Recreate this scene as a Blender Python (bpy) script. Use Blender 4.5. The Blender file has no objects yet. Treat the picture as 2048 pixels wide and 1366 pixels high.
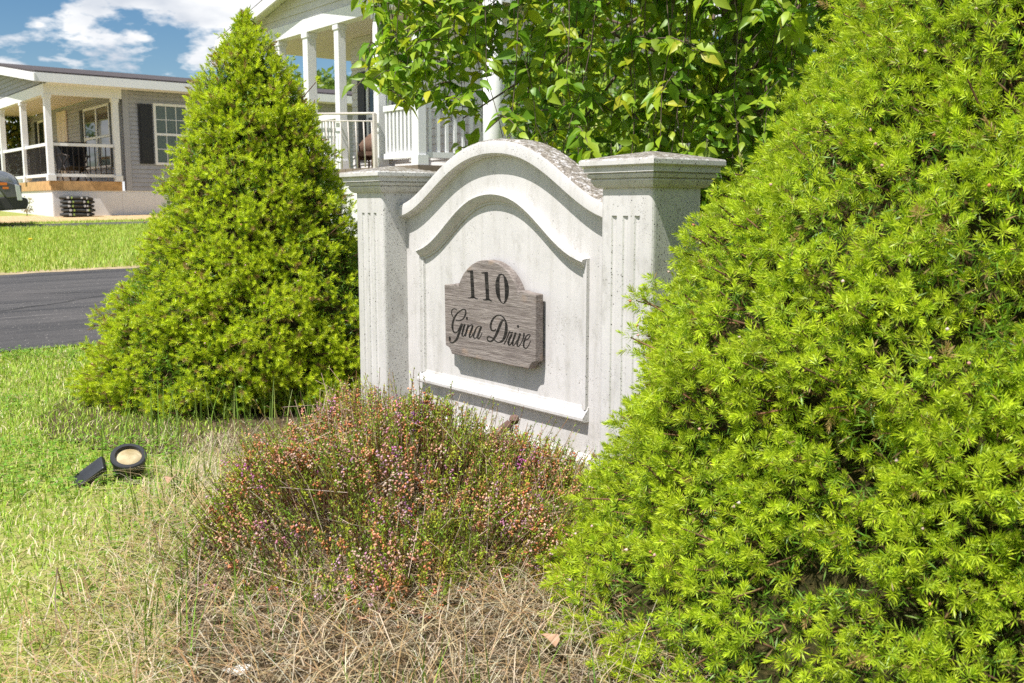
import bpy, math, random
import numpy as np
from mathutils import Vector, Matrix

R = math.radians
scene = bpy.context.scene
COL = scene.collection

# ------------------------------------------------------------------ camera
cam_d = bpy.data.cameras.new('camera')
cam = bpy.data.objects.new('camera', cam_d); COL.objects.link(cam)
CAM = np.array([0.0, 0.0, 0.8])
cam.location = CAM
cam.rotation_euler = (R(90 - 7.8), 0, 0)
cam_d.lens = 35; cam_d.sensor_width = 36
cam_d.clip_start = 0.05; cam_d.clip_end = 900
cam_d.dof.use_dof = True; cam_d.dof.focus_distance = 2.75; cam_d.dof.aperture_fstop = 11.0
scene.camera = cam

# ------------------------------------------------------------------ sky and sun
TH = R(38.5)                                   # the street grid: U runs left-away, V right-away
U = np.array([-math.sin(TH), math.cos(TH), 0.0]); V = np.array([math.cos(TH), math.sin(TH), 0.0])
RZ = -(math.pi / 2 - TH)                       # local x = -U, local y = V
to_sun = -V * 0.48 - U * 0.10 + np.array([0, 0, 0.872]); to_sun /= np.linalg.norm(to_sun)
SUN_EL = math.asin(to_sun[2]); SUN_ROT = math.atan2(to_sun[0], to_sun[1])
world = bpy.data.worlds.new('World'); scene.world = world; world.use_nodes = True
nt = world.node_tree; nt.nodes.clear()
def wn(t, **k):
    n = nt.nodes.new(t)
    for a, b in k.items(): setattr(n, a, b)
    return n
out = wn('ShaderNodeOutputWorld'); bg = wn('ShaderNodeBackground'); bg.inputs[1].default_value = 0.11
sky = wn('ShaderNodeTexSky', sky_type='NISHITA', sun_disc=False, sun_elevation=SUN_EL, sun_rotation=SUN_ROT)
sky.air_density = 1.0; sky.dust_density = 0.3; sky.ozone_density = 2.0
tc = wn('ShaderNodeTexCoord'); sep = wn('ShaderNodeSeparateXYZ')
nt.links.new(tc.outputs['Generated'], sep.inputs[0])
zz = wn('ShaderNodeMath', operation='ADD'); zz.inputs[1].default_value = 0.30; nt.links.new(sep.outputs[2], zz.inputs[0])
dx = wn('ShaderNodeMath', operation='DIVIDE'); dy = wn('ShaderNodeMath', operation='DIVIDE')
nt.links.new(sep.outputs[0], dx.inputs[0]); nt.links.new(zz.outputs[0], dx.inputs[1])
nt.links.new(sep.outputs[1], dy.inputs[0]); nt.links.new(zz.outputs[0], dy.inputs[1])
cmb = wn('ShaderNodeCombineXYZ'); nt.links.new(dx.outputs[0], cmb.inputs[0]); nt.links.new(dy.outputs[0], cmb.inputs[1])
mp = wn('ShaderNodeMapping'); mp.inputs['Location'].default_value = (2.4, 7.1, 0.0); nt.links.new(cmb.outputs[0], mp.inputs[0])
n1 = wn('ShaderNodeTexNoise'); n1.inputs['Scale'].default_value = 2.6; n1.inputs['Detail'].default_value = 9; n1.inputs['Roughness'].default_value = 0.56
nt.links.new(mp.outputs[0], n1.inputs['Vector'])
rmp = wn('ShaderNodeValToRGB'); rmp.color_ramp.elements[0].position = 0.49; rmp.color_ramp.elements[1].position = 0.535
nt.links.new(n1.outputs[0], rmp.inputs[0])
n2 = wn('ShaderNodeTexNoise'); n2.inputs['Scale'].default_value = 5.5; n2.inputs['Detail'].default_value = 6
nt.links.new(mp.outputs[0], n2.inputs['Vector'])
crmp = wn('ShaderNodeValToRGB'); crmp.color_ramp.elements[0].position = 0.35; crmp.color_ramp.elements[1].position = 0.62
crmp.color_ramp.elements[0].color = (4.2, 4.5, 5.0, 1); crmp.color_ramp.elements[1].color = (6.8, 6.8, 6.8, 1)
nt.links.new(n2.outputs[0], crmp.inputs[0])
mixw = wn('ShaderNodeMixRGB'); nt.links.new(rmp.outputs[0], mixw.inputs[0]); hs_ = wn('ShaderNodeHueSaturation'); hs_.inputs['Saturation'].default_value = 1.3; hs_.inputs['Value'].default_value = 0.6; nt.links.new(sky.outputs[0], hs_.inputs['Color']); nt.links.new(hs_.outputs[0], mixw.inputs[1]); nt.links.new(crmp.outputs[0], mixw.inputs[2])
nt.links.new(mixw.outputs[0], bg.inputs[0]); nt.links.new(bg.outputs[0], out.inputs[0])

sun_d = bpy.data.lights.new('sun', 'SUN'); sun_d.energy = 4.8; sun_d.angle = R(0.53); sun_d.color = (1.0, 0.965, 0.91)
sun = bpy.data.objects.new('sun', sun_d); COL.objects.link(sun); sun.location = (0, 0, 20)
sun.rotation_euler = Vector(to_sun).to_track_quat('Z', 'Y').to_euler()
vs = scene.view_settings
vs.view_transform = 'Standard'; vs.look = 'None'; vs.gamma = 1.0; vs.use_curve_mapping = False; vs.exposure = 0.58
scene.cycles.use_denoising = False; scene.cycles.max_bounces = 8; scene.cycles.diffuse_bounces = 4; scene.cycles.transmission_bounces = 5
scene.cycles.transparent_max_bounces = 6; scene.cycles.caustics_reflective = False; scene.cycles.caustics_refractive = False

# ------------------------------------------------------------------ helpers
rng = np.random.default_rng(11)
def mat(name, color=(0.5, 0.5, 0.5), rough=0.6, metal=0.0, spec=0.5):
    m = bpy.data.materials.new(name); m.use_nodes = True
    b = m.node_tree.nodes['Principled BSDF']
    b.inputs['Base Color'].default_value = (*color, 1); b.inputs['Roughness'].default_value = rough
    b.inputs['Metallic'].default_value = metal; b.inputs['Specular IOR Level'].default_value = spec
    return m
class NG:
    """small node helper"""
    def __init__(s, m): s.m = m; s.t = m.node_tree; s.b = s.t.nodes.get('Principled BSDF'); s.out = s.t.nodes.get('Material Output')
    def n(s, t, **k):
        x = s.t.nodes.new(t)
        for a, b in k.items(): setattr(x, a, b)
        return x
    def l(s, a, b): s.t.links.new(a, b)
    def coord(s, scale=(1, 1, 1), kind='Object'):
        c = s.n('ShaderNodeTexCoord'); m = s.n('ShaderNodeMapping'); m.inputs['Scale'].default_value = scale
        s.l(c.outputs[kind], m.inputs[0]); return m.outputs[0]
    def noise(s, vec, scale, detail=4, rough=0.5):
        x = s.n('ShaderNodeTexNoise'); x.inputs['Scale'].default_value = scale; x.inputs['Detail'].default_value = detail
        x.inputs['Roughness'].default_value = rough; s.l(vec, x.inputs['Vector']); return x.outputs[0]
    def vor(s, vec, scale):
        x = s.n('ShaderNodeTexVoronoi'); x.inputs['Scale'].default_value = scale; s.l(vec, x.inputs['Vector']); return x
    def ramp(s, f, stops):
        x = s.n('ShaderNodeValToRGB'); e = x.color_ramp.elements
        while len(e) < len(stops): e.new(0.5)
        for k, (p, c) in enumerate(stops):
            e[k].position = p; e[k].color = (c, c, c, 1) if isinstance(c, (int, float)) else (*c, 1)
        s.l(f, x.inputs[0]); return x.outputs[0]
    def math(s, op, a, b):
        x = s.n('ShaderNodeMath', operation=op)
        for k, v in enumerate((a, b)):
            if isinstance(v, (int, float)): x.inputs[k].default_value = v
            else: s.l(v, x.inputs[k])
        return x.outputs[0]
    def mix(s, f, a, b, mode='MIX'):
        x = s.n('ShaderNodeMixRGB', blend_type=mode)
        for k, v in enumerate((f, a, b)):
            if isinstance(v, (int, float)): x.inputs[k].default_value = v
            elif isinstance(v, tuple): x.inputs[k].default_value = (*v, 1)
            else: s.l(v, x.inputs[k])
        return x.outputs[0]
    def bump(s, h, strength=0.3, dist=0.01):
        x = s.n('ShaderNodeBump'); x.inputs['Strength'].default_value = strength; x.inputs['Distance'].default_value = dist
        s.l(h, x.inputs['Height']); s.l(x.outputs[0], s.b.inputs['Normal'])
    def color(s, c): s.l(c, s.b.inputs['Base Color'])

def plain_weathered(name, color, rough=0.6, scale=8, amt=0.12, bump=0.0):
    m = mat(name, color, rough); g = NG(m); v = g.coord()
    f = g.noise(v, scale, 5, 0.6)
    g.color(g.mix(g.ramp(f, [(0.3, 0.0), (0.7, 1.0)]), tuple(c * (1 - amt) for c in color), tuple(min(1, c * (1 + amt)) for c in color)))
    if bump: g.bump(f, bump, 0.01)
    return m
def leaf_mat(name, trans=0.35, rough=0.5, attr='Col', spec=0.35):
    m = mat(name, (0.1, 0.2, 0.03), rough, spec=spec); g = NG(m)
    a = g.n('ShaderNodeAttribute'); a.attribute_name = attr
    g.l(a.outputs['Color'], g.b.inputs['Base Color'])
    if trans:
        t = g.n('ShaderNodeBsdfTranslucent'); mx = g.n('ShaderNodeMixShader'); mx.inputs[0].default_value = trans
        c = g.mix(1.0, a.outputs['Color'], (1.15, 1.2, 0.7), 'MULTIPLY'); g.l(c, t.inputs[0])
        g.l(g.b.outputs[0], mx.inputs[1]); g.l(t.outputs[0], mx.inputs[2]); g.l(mx.outputs[0], g.out.inputs[0])
    return m

def link(o, parent=None):
    COL.objects.link(o)
    if parent is not None: o.parent = parent
    return o
def mesh_obj(name, verts, faces, m, parent=None, smooth=False):
    me = bpy.data.meshes.new(name); me.from_pydata([tuple(map(float, v)) for v in verts], [], [tuple(f) for f in faces]); me.update()
    me.materials.append(m)
    if smooth: me.polygons.foreach_set('use_smooth', [True] * len(me.polygons))
    return link(bpy.data.objects.new(name, me), parent)
def np_mesh(name, verts, faces, m, parent=None, cols=None, smooth=False):
    """verts (N,3), faces (F,k) numpy arrays, optional per-vertex colours"""
    verts = np.asarray(verts, np.float32); faces = np.asarray(faces, np.int32); k = faces.shape[1]
    me = bpy.data.meshes.new(name)
    me.vertices.add(len(verts)); me.vertices.foreach_set('co', verts.ravel())
    me.loops.add(faces.size); me.loops.foreach_set('vertex_index', faces.ravel())
    me.polygons.add(len(faces)); me.polygons.foreach_set('loop_start', np.arange(0, faces.size, k, dtype=np.int32))
    if smooth: me.polygons.foreach_set('use_smooth', np.ones(len(faces), bool))
    me.update(calc_edges=True)
    if cols is not None:
        ca = me.color_attributes.new('Col', 'FLOAT_COLOR', 'POINT')
        c = np.ones((len(verts), 4), np.float32); c[:, :3] = cols; ca.data.foreach_set('color', c.ravel())
    me.materials.append(m)
    return link(bpy.data.objects.new(name, me), parent)
def empty(name, loc, rz=0.0):
    o = bpy.data.objects.new(name, None); o.location = loc; o.rotation_euler = (0, 0, rz); o.empty_display_size = 0.1
    COL.objects.link(o); return o
def tag(o, label=None, cat=None, group=None, kind=None):
    for k, v in (('label', label), ('category', cat), ('group', group), ('kind', kind)):
        if v: o[k] = v
    return o
BF = [(0, 3, 2, 1), (4, 5, 6, 7), (0, 1, 5, 4), (1, 2, 6, 5), (2, 3, 7, 6), (3, 0, 4, 7)]
def box_v(x0, x1, y0, y1, z0, z1):
    return [(x0, y0, z0), (x1, y0, z0), (x1, y1, z0), (x0, y1, z0), (x0, y0, z1), (x1, y0, z1), (x1, y1, z1), (x0, y1, z1)]
def box(name, x0, x1, y0, y1, z0, z1, m, parent=None, bevel=0.0):
    o = mesh_obj(name, box_v(x0, x1, y0, y1, z0, z1), BF, m, parent)
    if bevel: add_bevel(o, bevel)
    return o
def add_bevel(o, w, seg=2, ang=40):
    b = o.modifiers.new('bevel', 'BEVEL'); b.width = w; b.segments = seg; b.limit_method = 'ANGLE'; b.angle_limit = R(ang); return b
def prism(name, poly, lo, hi, m, parent=None, axis='y', bevel=0.0):
    """poly in (a,b): axis y -> (x,z) extruded along y; axis x -> (y,z); axis z -> (x,y)"""
    n = len(poly)
    f = {'y': lambda a, b, t: (a, t, b), 'x': lambda a, b, t: (t, a, b), 'z': lambda a, b, t: (a, b, t)}[axis]
    v = [f(a, b, lo) for a, b in poly] + [f(a, b, hi) for a, b in poly]
    fs = [tuple(range(n))[::-1], tuple(range(n, 2 * n))] + [(i, (i + 1) % n, n + (i + 1) % n, n + i) for i in range(n)]
    o = mesh_obj(name, v, fs, m, parent)
    fix_normals(o)
    if bevel: add_bevel(o, bevel)
    return o
def fix_normals(o):
    import bmesh
    bm = bmesh.new(); bm.from_mesh(o.data); bmesh.ops.recalc_face_normals(bm, faces=bm.faces); bm.to_mesh(o.data); bm.free()
def tube_v(path, rad, seg=6):
    path = [np.array(p, float) for p in path]; n = len(path)
    rad = [rad] * n if isinstance(rad, (int, float)) else rad
    vs_, fs = [], []
    for i, p in enumerate(path):
        t = path[min(i + 1, n - 1)] - path[max(i - 1, 0)]; t /= np.linalg.norm(t) + 1e-9
        a = np.cross(t, [0, 0, 1]) if abs(t[2]) < 0.95 else np.cross(t, [1, 0, 0]); a /= np.linalg.norm(a); b = np.cross(t, a)
        for k in range(seg):
            w = 2 * math.pi * k / seg; vs_.append(p + (a * math.cos(w) + b * math.sin(w)) * rad[i])
    for i in range(n - 1):
        for k in range(seg):
            fs.append((i * seg + k, i * seg + (k + 1) % seg, (i + 1) * seg + (k + 1) % seg, (i + 1) * seg + k))
    fs.append(tuple(range(seg))[::-1]); fs.append(tuple(range((n - 1) * seg, n * seg)))
    return vs_, fs
def tube(name, path, rad, m, parent=None, seg=8, smooth=True):
    v, f = tube_v(path, rad, seg); o = mesh_obj(name, v, f, m, parent, smooth); fix_normals(o); return o
def join_v(parts):
    V_, F_ = [], []
    for v, f in parts:
        o = len(V_); V_ += list(v); F_ += [tuple(i + o for i in q) for q in f]
    return V_, F_
def gz(y): return 0.0265 * np.clip(np.asarray(y, float) - 4.0, 0, 26.0)

# ------------------------------------------------------------------ ground
m_ground = mat('lawn_soil', (0.1, 0.12, 0.03), 0.95, spec=0.1)
g = NG(m_ground); v = g.coord((1, 1, 1)); f = g.noise(v, 1.3, 6, 0.6); f2 = g.noise(v, 28, 5, 0.7)
c1 = g.mix(g.ramp(f, [(0.35, 0.0), (0.65, 1.0)]), (0.17, 0.24, 0.035), (0.25, 0.31, 0.05))
g.color(g.mix(g.ramp(f2, [(0.4, 0.0), (0.62, 1.0)]), c1, (0.33, 0.30, 0.12))); g.bump(f2, 0.6, 0.02)
ys = np.concatenate([np.linspace(-4, 4, 5), np.linspace(5, 30, 26), [40, 60, 100, 180, 400]]); xs = np.concatenate([[-300, -120, -60], np.linspace(-30, 30, 31), [60, 120, 300]])
gv = [(x, y, float(gz(y))) for y in ys for x in xs]; nx = len(xs)
gf = [(j * nx + i, j * nx + i + 1, (j + 1) * nx + i + 1, (j + 1) * nx + i) for j in range(len(ys) - 1) for i in range(nx - 1)]
tag(mesh_obj('ground', gv, gf, m_ground), kind='structure')

def strip(name, u0, u1, v0, v1, lift, m, wob=0.0, nv=60):
    vv, ff = [], []; us = np.linspace(u0, u1, 7)
    for j, b in enumerate(np.linspace(v0, v1, nv + 1)):
        for i, a in enumerate(us):
            aa = a
            if i in (0, 6) and wob: aa = a + wob * math.sin(b * 3.1 + i) * 0.5 + wob * 0.5 * math.sin(b * 11.3 + 2 * i)
            p = U * aa + V * b; vv.append((p[0], p[1], float(gz(p[1])) + lift))
    for j in range(nv):
        for i in range(6): ff.append((j * 7 + i, j * 7 + i + 1, (j + 1) * 7 + i + 1, (j + 1) * 7 + i))
    return tag(mesh_obj(name, vv, ff, m), kind='structure')
m_asph = mat('asphalt', (0.05, 0.05, 0.055), 0.85, spec=0.3)
g = NG(m_asph); c = g.n('ShaderNodeTexCoord'); rm = g.n('ShaderNodeMapping'); rm.inputs['Rotation'].default_value = (0, 0, -(math.pi / 2 - RZ) + math.pi); g.l(c.outputs['Object'], rm.inputs[0])
vr = g.n('ShaderNodeVectorRotate', rotation_type='Z_AXIS'); vr.inputs['Angle'].default_value = -TH; g.l(c.outputs['Object'], vr.inputs['Vector'])
sm = g.n('ShaderNodeMapping'); sm.inputs['Scale'].default_value = (0.22, 5.0, 1); g.l(vr.outputs[0], sm.inputs[0])
st = g.noise(sm.outputs[0], 1.0, 6, 0.65); fine = g.noise(c.outputs['Object'], 90, 3, 0.7); spk = g.vor(c.outputs['Object'], 26)
base = g.mix(g.ramp(st, [(0.36, 0.0), (0.66, 1.0)]), (0.026, 0.026, 0.028), (0.085, 0.080, 0.078))
base = g.mix(g.ramp(fine, [(0.45, 0.0), (0.75, 0.6)]), base, (0.13, 0.122, 0.118))
st2 = g.noise(sm.outputs[0], 2.7, 7, 0.75); base = g.mix(g.ramp(st2, [(0.60, 0.0), (0.68, 0.75)]), base, (0.30, 0.28, 0.26))
wv = g.n('ShaderNodeMixRGB'); wv.inputs[0].default_value = 0.12; nz = g.n('ShaderNodeTexNoise'); nz.inputs['Scale'].default_value = 2.5; g.l(c.outputs['Object'], nz.inputs['Vector']); g.l(c.outputs['Object'], wv.inputs[1]); g.l(nz.outputs[1], wv.inputs[2])
cr = g.n('ShaderNodeTexVoronoi', feature='DISTANCE_TO_EDGE'); cr.inputs['Scale'].default_value = 0.55; g.l(wv.outputs[0], cr.inputs['Vector']); base = g.mix(g.ramp(cr.outputs['Distance'], [(0.004, 0.85), (0.011, 0.0)]), base, (0.012, 0.012, 0.012))
pat = g.noise(c.outputs['Object'], 1.1, 4, 0.6); base = g.mix(g.ramp(pat, [(0.45, 0.0), (0.7, 0.45)]), base, (0.11, 0.10, 0.096))
g.color(g.mix(g.ramp(spk.outputs['Distance'], [(0.06, 1.0), (0.13, 0.0)]), base, (0.38, 0.35, 0.31))); g.bump(fine, 0.4, 0.01)
m_mulch = mat('straw_mulch', (0.5, 0.36, 0.2), 0.9, spec=0.1)
g = NG(m_mulch); v = g.coord(); f = g.noise(v, 14, 6, 0.7); g.color(g.ramp(f, [(0.3, (0.26, 0.17, 0.09)), (0.5, (0.52, 0.37, 0.2)), (0.7, (0.68, 0.52, 0.32))])); g.bump(f, 0.6, 0.03)
m_dust = mat('sandy_verge', (0.4, 0.31, 0.21), 0.95, spec=0.1)
g = NG(m_dust); v = g.coord(); f = g.noise(v, 9, 6, 0.7); g.color(g.ramp(f, [(0.35, (0.27, 0.22, 0.10)), (0.65, (0.48, 0.37, 0.26))]))
strip('verge', 10.0, 10.62, -20, 40, 0.004, m_dust, 0.06, 200)
strip('driveway', 5.69, 10.28, -20, 40, 0.010, m_asph, 0.05, 300)
strip('far_driveway', 20.15, 21.4, -20, 12, 0.006, m_asph, 0.05, 60)
strip('mulch_strip', 22.3, 26.5, -12, 12, 0.004, m_mulch, 0.12, 80)
m_soil = mat('bed_soil', (0.09, 0.065, 0.04), 0.95, spec=0.1)
g = NG(m_soil); v = g.coord(); f = g.noise(v, 22, 6, 0.7); g.color(g.ramp(f, [(0.35, (0.05, 0.036, 0.02)), (0.6, (0.14, 0.105, 0.06)), (0.75, (0.24, 0.18, 0.1))])); g.bump(f, 0.8, 0.03)
def bedh(x, y):
    """gentle relief of the planting bed: a matted heap left of the heather and a swell along its front"""
    return 0.105 * np.exp(-(((x + 0.72) / 0.28) ** 2 + ((y - 2.38) / 0.42) ** 2)) + 0.030 * np.exp(-(((x + 0.12) / 0.55) ** 2 + ((y - 1.72) / 0.22) ** 2)) + 0.004
def in_bed(x, y): return (x > -0.56 - 0.20 * (y - 1.6) - 0.05 * math.sin(4 * y)) or ((x + 1.05) ** 2 / 0.62 + (y - 4.0) ** 2 / 0.75 < 1)
bx_ = np.linspace(-2.2, 2.3, 91); by_ = np.linspace(0.7, 4.9, 85); bv = [(x, y, float(bedh(x, y) + gz(y))) for y in by_ for x in bx_]; nbx = len(bx_)
bf = [(j * nbx + i, j * nbx + i + 1, (j + 1) * nbx + i + 1, (j + 1) * nbx + i) for j in range(len(by_) - 1) for i in range(nbx - 1) if in_bed(bx_[i] + 0.02, by_[j] + 0.02)]
tag(mesh_obj('planting_bed', bv, bf, m_soil, None, True), kind='structure')
# ------------------------------------------------------------------ monument sign
def vinyl(name, crusty, dirty):
    m = mat(name, (0.72, 0.71, 0.70), 0.5, spec=0.35); g = NG(m); v = g.coord()
    geo = g.n('ShaderNodeNewGeometry'); sx = g.n('ShaderNodeSeparateXYZ'); g.l(geo.outputs['True Normal'], sx.inputs[0])
    obn = g.n('ShaderNodeVectorTransform', vector_type='NORMAL', convert_from='WORLD', convert_to='OBJECT'); g.l(geo.outputs['True Normal'], obn.inputs[0])
    so = g.n('ShaderNodeSeparateXYZ'); g.l(obn.outputs[0], so.inputs[0]); damp = g.ramp(so.outputs[0], [(0.55, 0.0), (0.9, 1.0)])
    patch = g.noise(v, 5.5, 4, 0.6); fine = g.noise(v, 40, 5, 0.6)
    s1 = g.vor(v, 75); s2 = g.vor(v, 170); s3 = g.vor(v, 38)
    mk1 = g.math('ADD', g.noise(v, 9, 5, 0.65), g.math('MULTIPLY', damp, dirty))
    mk2 = g.math('ADD', g.noise(g.coord((1.3, 1.3, 1.0)), 6, 6, 0.7), g.math('MULTIPLY', damp, dirty))
    k1 = g.math('MULTIPLY', g.ramp(s1.outputs['Distance'], [(0.10, 1.0), (0.20, 0.0)]), g.ramp(mk1, [(0.54, 0.0), (0.66, 1.0)]))
    k2 = g.math('MULTIPLY', g.ramp(s2.outputs['Distance'], [(0.17, 1.0), (0.30, 0.0)]), g.ramp(mk2, [(0.50, 0.0), (0.66, 1.0)]))
    k3 = g.math('MULTIPLY', g.ramp(s3.outputs['Distance'], [(0.045, 1.0), (0.085, 0.0)]), g.ramp(mk2, [(0.42, 0.0), (0.5, 1.0)]))
    strk = g.noise(g.coord((26, 26, 1.6)), 1.0, 4, 0.6)
    base = g.mix(g.ramp(patch, [(0.35, 0.0), (0.7, 1.0)]), (0.635, 0.612, 0.608), (0.555, 0.537, 0.53))
    base = g.mix(g.ramp(strk, [(0.50, 0.0), (0.70, 0.5)]), base, (0.45, 0.43, 0.40))
    base = g.mix(g.math('MULTIPLY', damp, 0.5), base, (0.55, 0.565, 0.50))
    base = g.mix(g.ramp(fine, [(0.5, 0.0), (0.8, 0.35)]), base, (0.58, 0.56, 0.53))
    oz = g.n('ShaderNodeSeparateXYZ'); g.l(v, oz.inputs[0]); low = g.math('ADD', g.math('MULTIPLY', oz.outputs[2], -2.2), g.noise(v, 13, 5, 0.65))
    base = g.mix(g.ramp(low, [(0.22, 0.0), (0.62, 0.6)]), base, (0.38, 0.35, 0.27))
    smut = g.noise(g.coord((1.0, 1.0, 0.55)), 15, 7, 0.72); base = g.mix(g.ramp(smut, [(0.53, 0.0), (0.70, 0.6)]), base, (0.36, 0.34, 0.31))
    base = g.mix(k2, base, (0.20, 0.185, 0.16)); base = g.mix(k1, base, (0.07, 0.065, 0.055)); base = g.mix(k3, base, (0.05, 0.045, 0.04))
    if crusty:
        up = g.ramp(sx.outputs[2], [(0.30, 0.0), (0.75, 1.0)]); cn = g.noise(v, 55, 7, 0.75)
        crust = g.math('MULTIPLY', up, g.ramp(g.math('ADD', cn, g.math('MULTIPLY', up, crusty)), [(0.50, 0.0), (0.60, 1.0)]))
        base = g.mix(crust, base, g.ramp(g.noise(v, 130, 4, 0.75), [(0.35, (0.07, 0.062, 0.05)), (0.52, (0.21, 0.18, 0.145)), (0.70, (0.48, 0.44, 0.385))]))
    g.color(base); g.bump(fine, 0.12, 0.004)
    return m
m_vinyl = vinyl('weathered_white_vinyl', 0.0, 0.2); m_crust = vinyl('lichen_crusted_vinyl', 0.11, 0.2)
m_wood = mat('grey_weathered_wood', (0.3, 0.26, 0.23), 0.85, spec=0.2)
g = NG(m_wood); v = g.coord((14, 90, 230)); gr = g.noise(v, 1.0, 6, 0.72); g2 = g.noise(g.coord((4, 30, 60)), 1.0, 6, 0.65); tn = g.noise(g.coord((7, 7, 14)), 1.4, 3, 0.5)
base = g.ramp(gr, [(0.28, (0.07, 0.058, 0.052)), (0.44, (0.20, 0.17, 0.155)), (0.57, (0.285, 0.25, 0.23)), (0.74, (0.44, 0.39, 0.35))])
base = g.mix(g.ramp(g2, [(0.36, 0.7), (0.52, 0.0)]), base, (0.15, 0.125, 0.115))
base = g.mix(g.ramp(tn, [(0.60, 0.0), (0.74, 0.4)]), base, (0.42, 0.28, 0.18)); g.color(base); g.bump(g.math('ADD', gr, g2), 0.8, 0.004)
m_carve = mat('carved_dark_lettering', (0.02, 0.018, 0.016), 0.8, spec=0.2)
g = NG(m_carve); gr = g.noise(g.coord((9, 60, 190)), 1.0, 6, 0.7); g.color(g.ramp(gr, [(0.45, (0.012, 0.011, 0.010)), (0.66, (0.05, 0.045, 0.04)), (0.78, (0.22, 0.19, 0.165))])); g.bump(gr, 0.8, 0.004)

UC = 2.52; PANV = 1.9620
o_sign = U * UC + V * PANV
sign = empty('monument_sign', (o_sign[0], o_sign[1], 0.0), RZ)
tag(sign, 'weathered white arched monument sign between two capped posts, with grey wooden house plaque', 'sign')
def rounded_sq(cx, cy, h, r, n=4):
    pts = []
    for qx, qy, a0 in ((1, -1, -90), (1, 1, 0), (-1, 1, 90), (-1, -1, 180)):
        for k in range(n + 1):
            a = R(a0 + 90 * k / n); pts.append((cx + qx * (h - r) + r * math.cos(a), cy + qy * (h - r) + r * math.sin(a)))
    return pts
def post(cx):
    """square post with three shallow flutes on its front face that end in drilled heads"""
    cy, h = -0.005, 0.095; zt, zf = 0.862, 0.772
    plain = rounded_sq(cx, cy, h, 0.014)
    rest = plain[:]                                   # front edge runs from last point (-,-) to first (+,-)
    fr, fp = [], []
    for fx in (-0.042, 0.0, 0.042):
        prof = [(-0.010, 0.0), (-0.0072, 0.0042), (0.0, 0.0062), (0.0072, 0.0042), (0.010, 0.0)]
        for a, d in prof: fr.append((cx + fx + a, cy - h + d)); fp.append((cx + fx + a, cy - h))
    low = rest + fr; upp = rest + fp; n = len(low)
    lv = [(x, y, -0.02) for x, y in low] + [(x, y, zf) for x, y in low] + [(x, y, zf + 0.0005) for x, y in upp] + [(x, y, zt) for x, y in upp]
    fs = [(k * n + i, k * n + (i + 1) % n, (k + 1) * n + (i + 1) % n, (k + 1) * n + i) for k in range(3) for i in range(n)]
    fs.append(tuple(range(3 * n, 4 * n)))
    o = mesh_obj('post', lv, fs, m_vinyl, sign)
    # cap: stacked square rings
    prof = [(0.0965, 0.844), (0.104, 0.846), (0.110, 0.852), (0.1165, 0.863), (0.1165, 0.866), (0.1130, 0.8665), (0.1130, 0.869), (0.1215, 0.870), (0.1245, 0.877), (0.1245, 0.880), (0.1210, 0.8805), (0.1210, 0.883), (0.1310, 0.884), (0.1310, 0.8985), (0.1385, 0.900), (0.1415, 0.903), (0.1415, 0.914), (0.138, 0.9185), (0.07, 0.931), (0.004, 0.9415)]
    cv, cf = [], []
    for a, z in prof:
        a = 0.0965 + (a - 0.0965) * 0.9 if a > 0.0965 else a
        cv += [(cx - a, cy - a, z), (cx + a, cy - a, z), (cx + a, cy + a, z), (cx - a, cy + a, z)]
    for k in range(len(prof) - 1):
        for i in range(4): cf.append((k * 4 + i, k * 4 + (i + 1) % 4, k * 4 + 4 + (i + 1) % 4, k * 4 + 4 + i))
    cf.append((0, 3, 2, 1)); e = (len(prof) - 1) * 4; cf.append((e, e + 1, e + 2, e + 3))
    mesh_obj('cap', cv, cf, m_crust, o)
post(0.655); post(-0.655)
# ogee line (x, z) of the arch underside, sampled from the middle outwards
def ogee(zb, zt, w, n=44, x0=-0.01):
    xs_ = np.linspace(-w, w, n + 1); pts = []
    for x in xs_:
        t = abs(x) / w
        ctrl_t = np.array([0, 0.135, 0.27, 0.41, 0.52, 0.63, 0.75, 0.88, 1.0]); ctrl = np.array([1.0, 0.975, 0.90, 0.745, 0.585, 0.40, 0.215, 0.06, 0.0])
        pts.append((x0 + x, zb + (zt - zb) * float(np.interp(t, ctrl_t, ctrl))))
    z = np.array([p[1] for p in pts])
    for _ in range(3): z[1:-1] = 0.25 * z[:-2] + 0.5 * z[1:-1] + 0.25 * z[2:]
    return [(p[0], float(a)) for p, a in zip(pts, z)]
def offset_line(line, d):
    p = np.array(line); t = np.gradient(p, axis=0); t /= np.linalg.norm(t, axis=1)[:, None]
    return p + np.stack([-t[:, 1], t[:, 0]], 1) * d
arch = np.array(ogee(0.750, 0.956, 0.553))
pan_top = offset_line(arch, 0.02)
poly = [(-0.565, -0.02), (0.565, -0.02)] + [(float(min(max(a, -0.565), 0.565)), float(b)) for a, b in pan_top[::-1]]
panel = prism('panel', poly, 0.0, 0.045, m_vinyl, sign, 'y')
# arch cap: cross-section (offset across line, y) swept along the ogee
sec = [(0.0, 0.048), (0.0, -0.012), (0.004, -0.016), (0.004, -0.031), (0.008, -0.036), (0.036, -0.036), (0.046, -0.033), (0.051, -0.024), (0.053, -0.010), (0.053, 0.058), (0.0, 0.058)]
av, af = [], []; ns = len(sec)
for j in range(len(arch)):
    for d, y in sec:
        p = offset_line(arch, d)[j]; av.append((float(np.clip(p[0], -0.5635, 0.5595)), y, float(p[1])))
for j in range(len(arch) - 1):
    for i in range(ns): af.append((j * ns + i, j * ns + (i + 1) % ns, (j + 1) * ns + (i + 1) % ns, (j + 1) * ns + i))
af.append(tuple(range(ns))); af.append(tuple(range((len(arch) - 1) * ns, len(arch) * ns))[::-1])
ao = mesh_obj('arch', av, af, m_crust, sign, False); fix_normals(ao)
for p_ in ao.data.polygons: p_.use_smooth = len(p_.vertices) == 4
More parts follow.
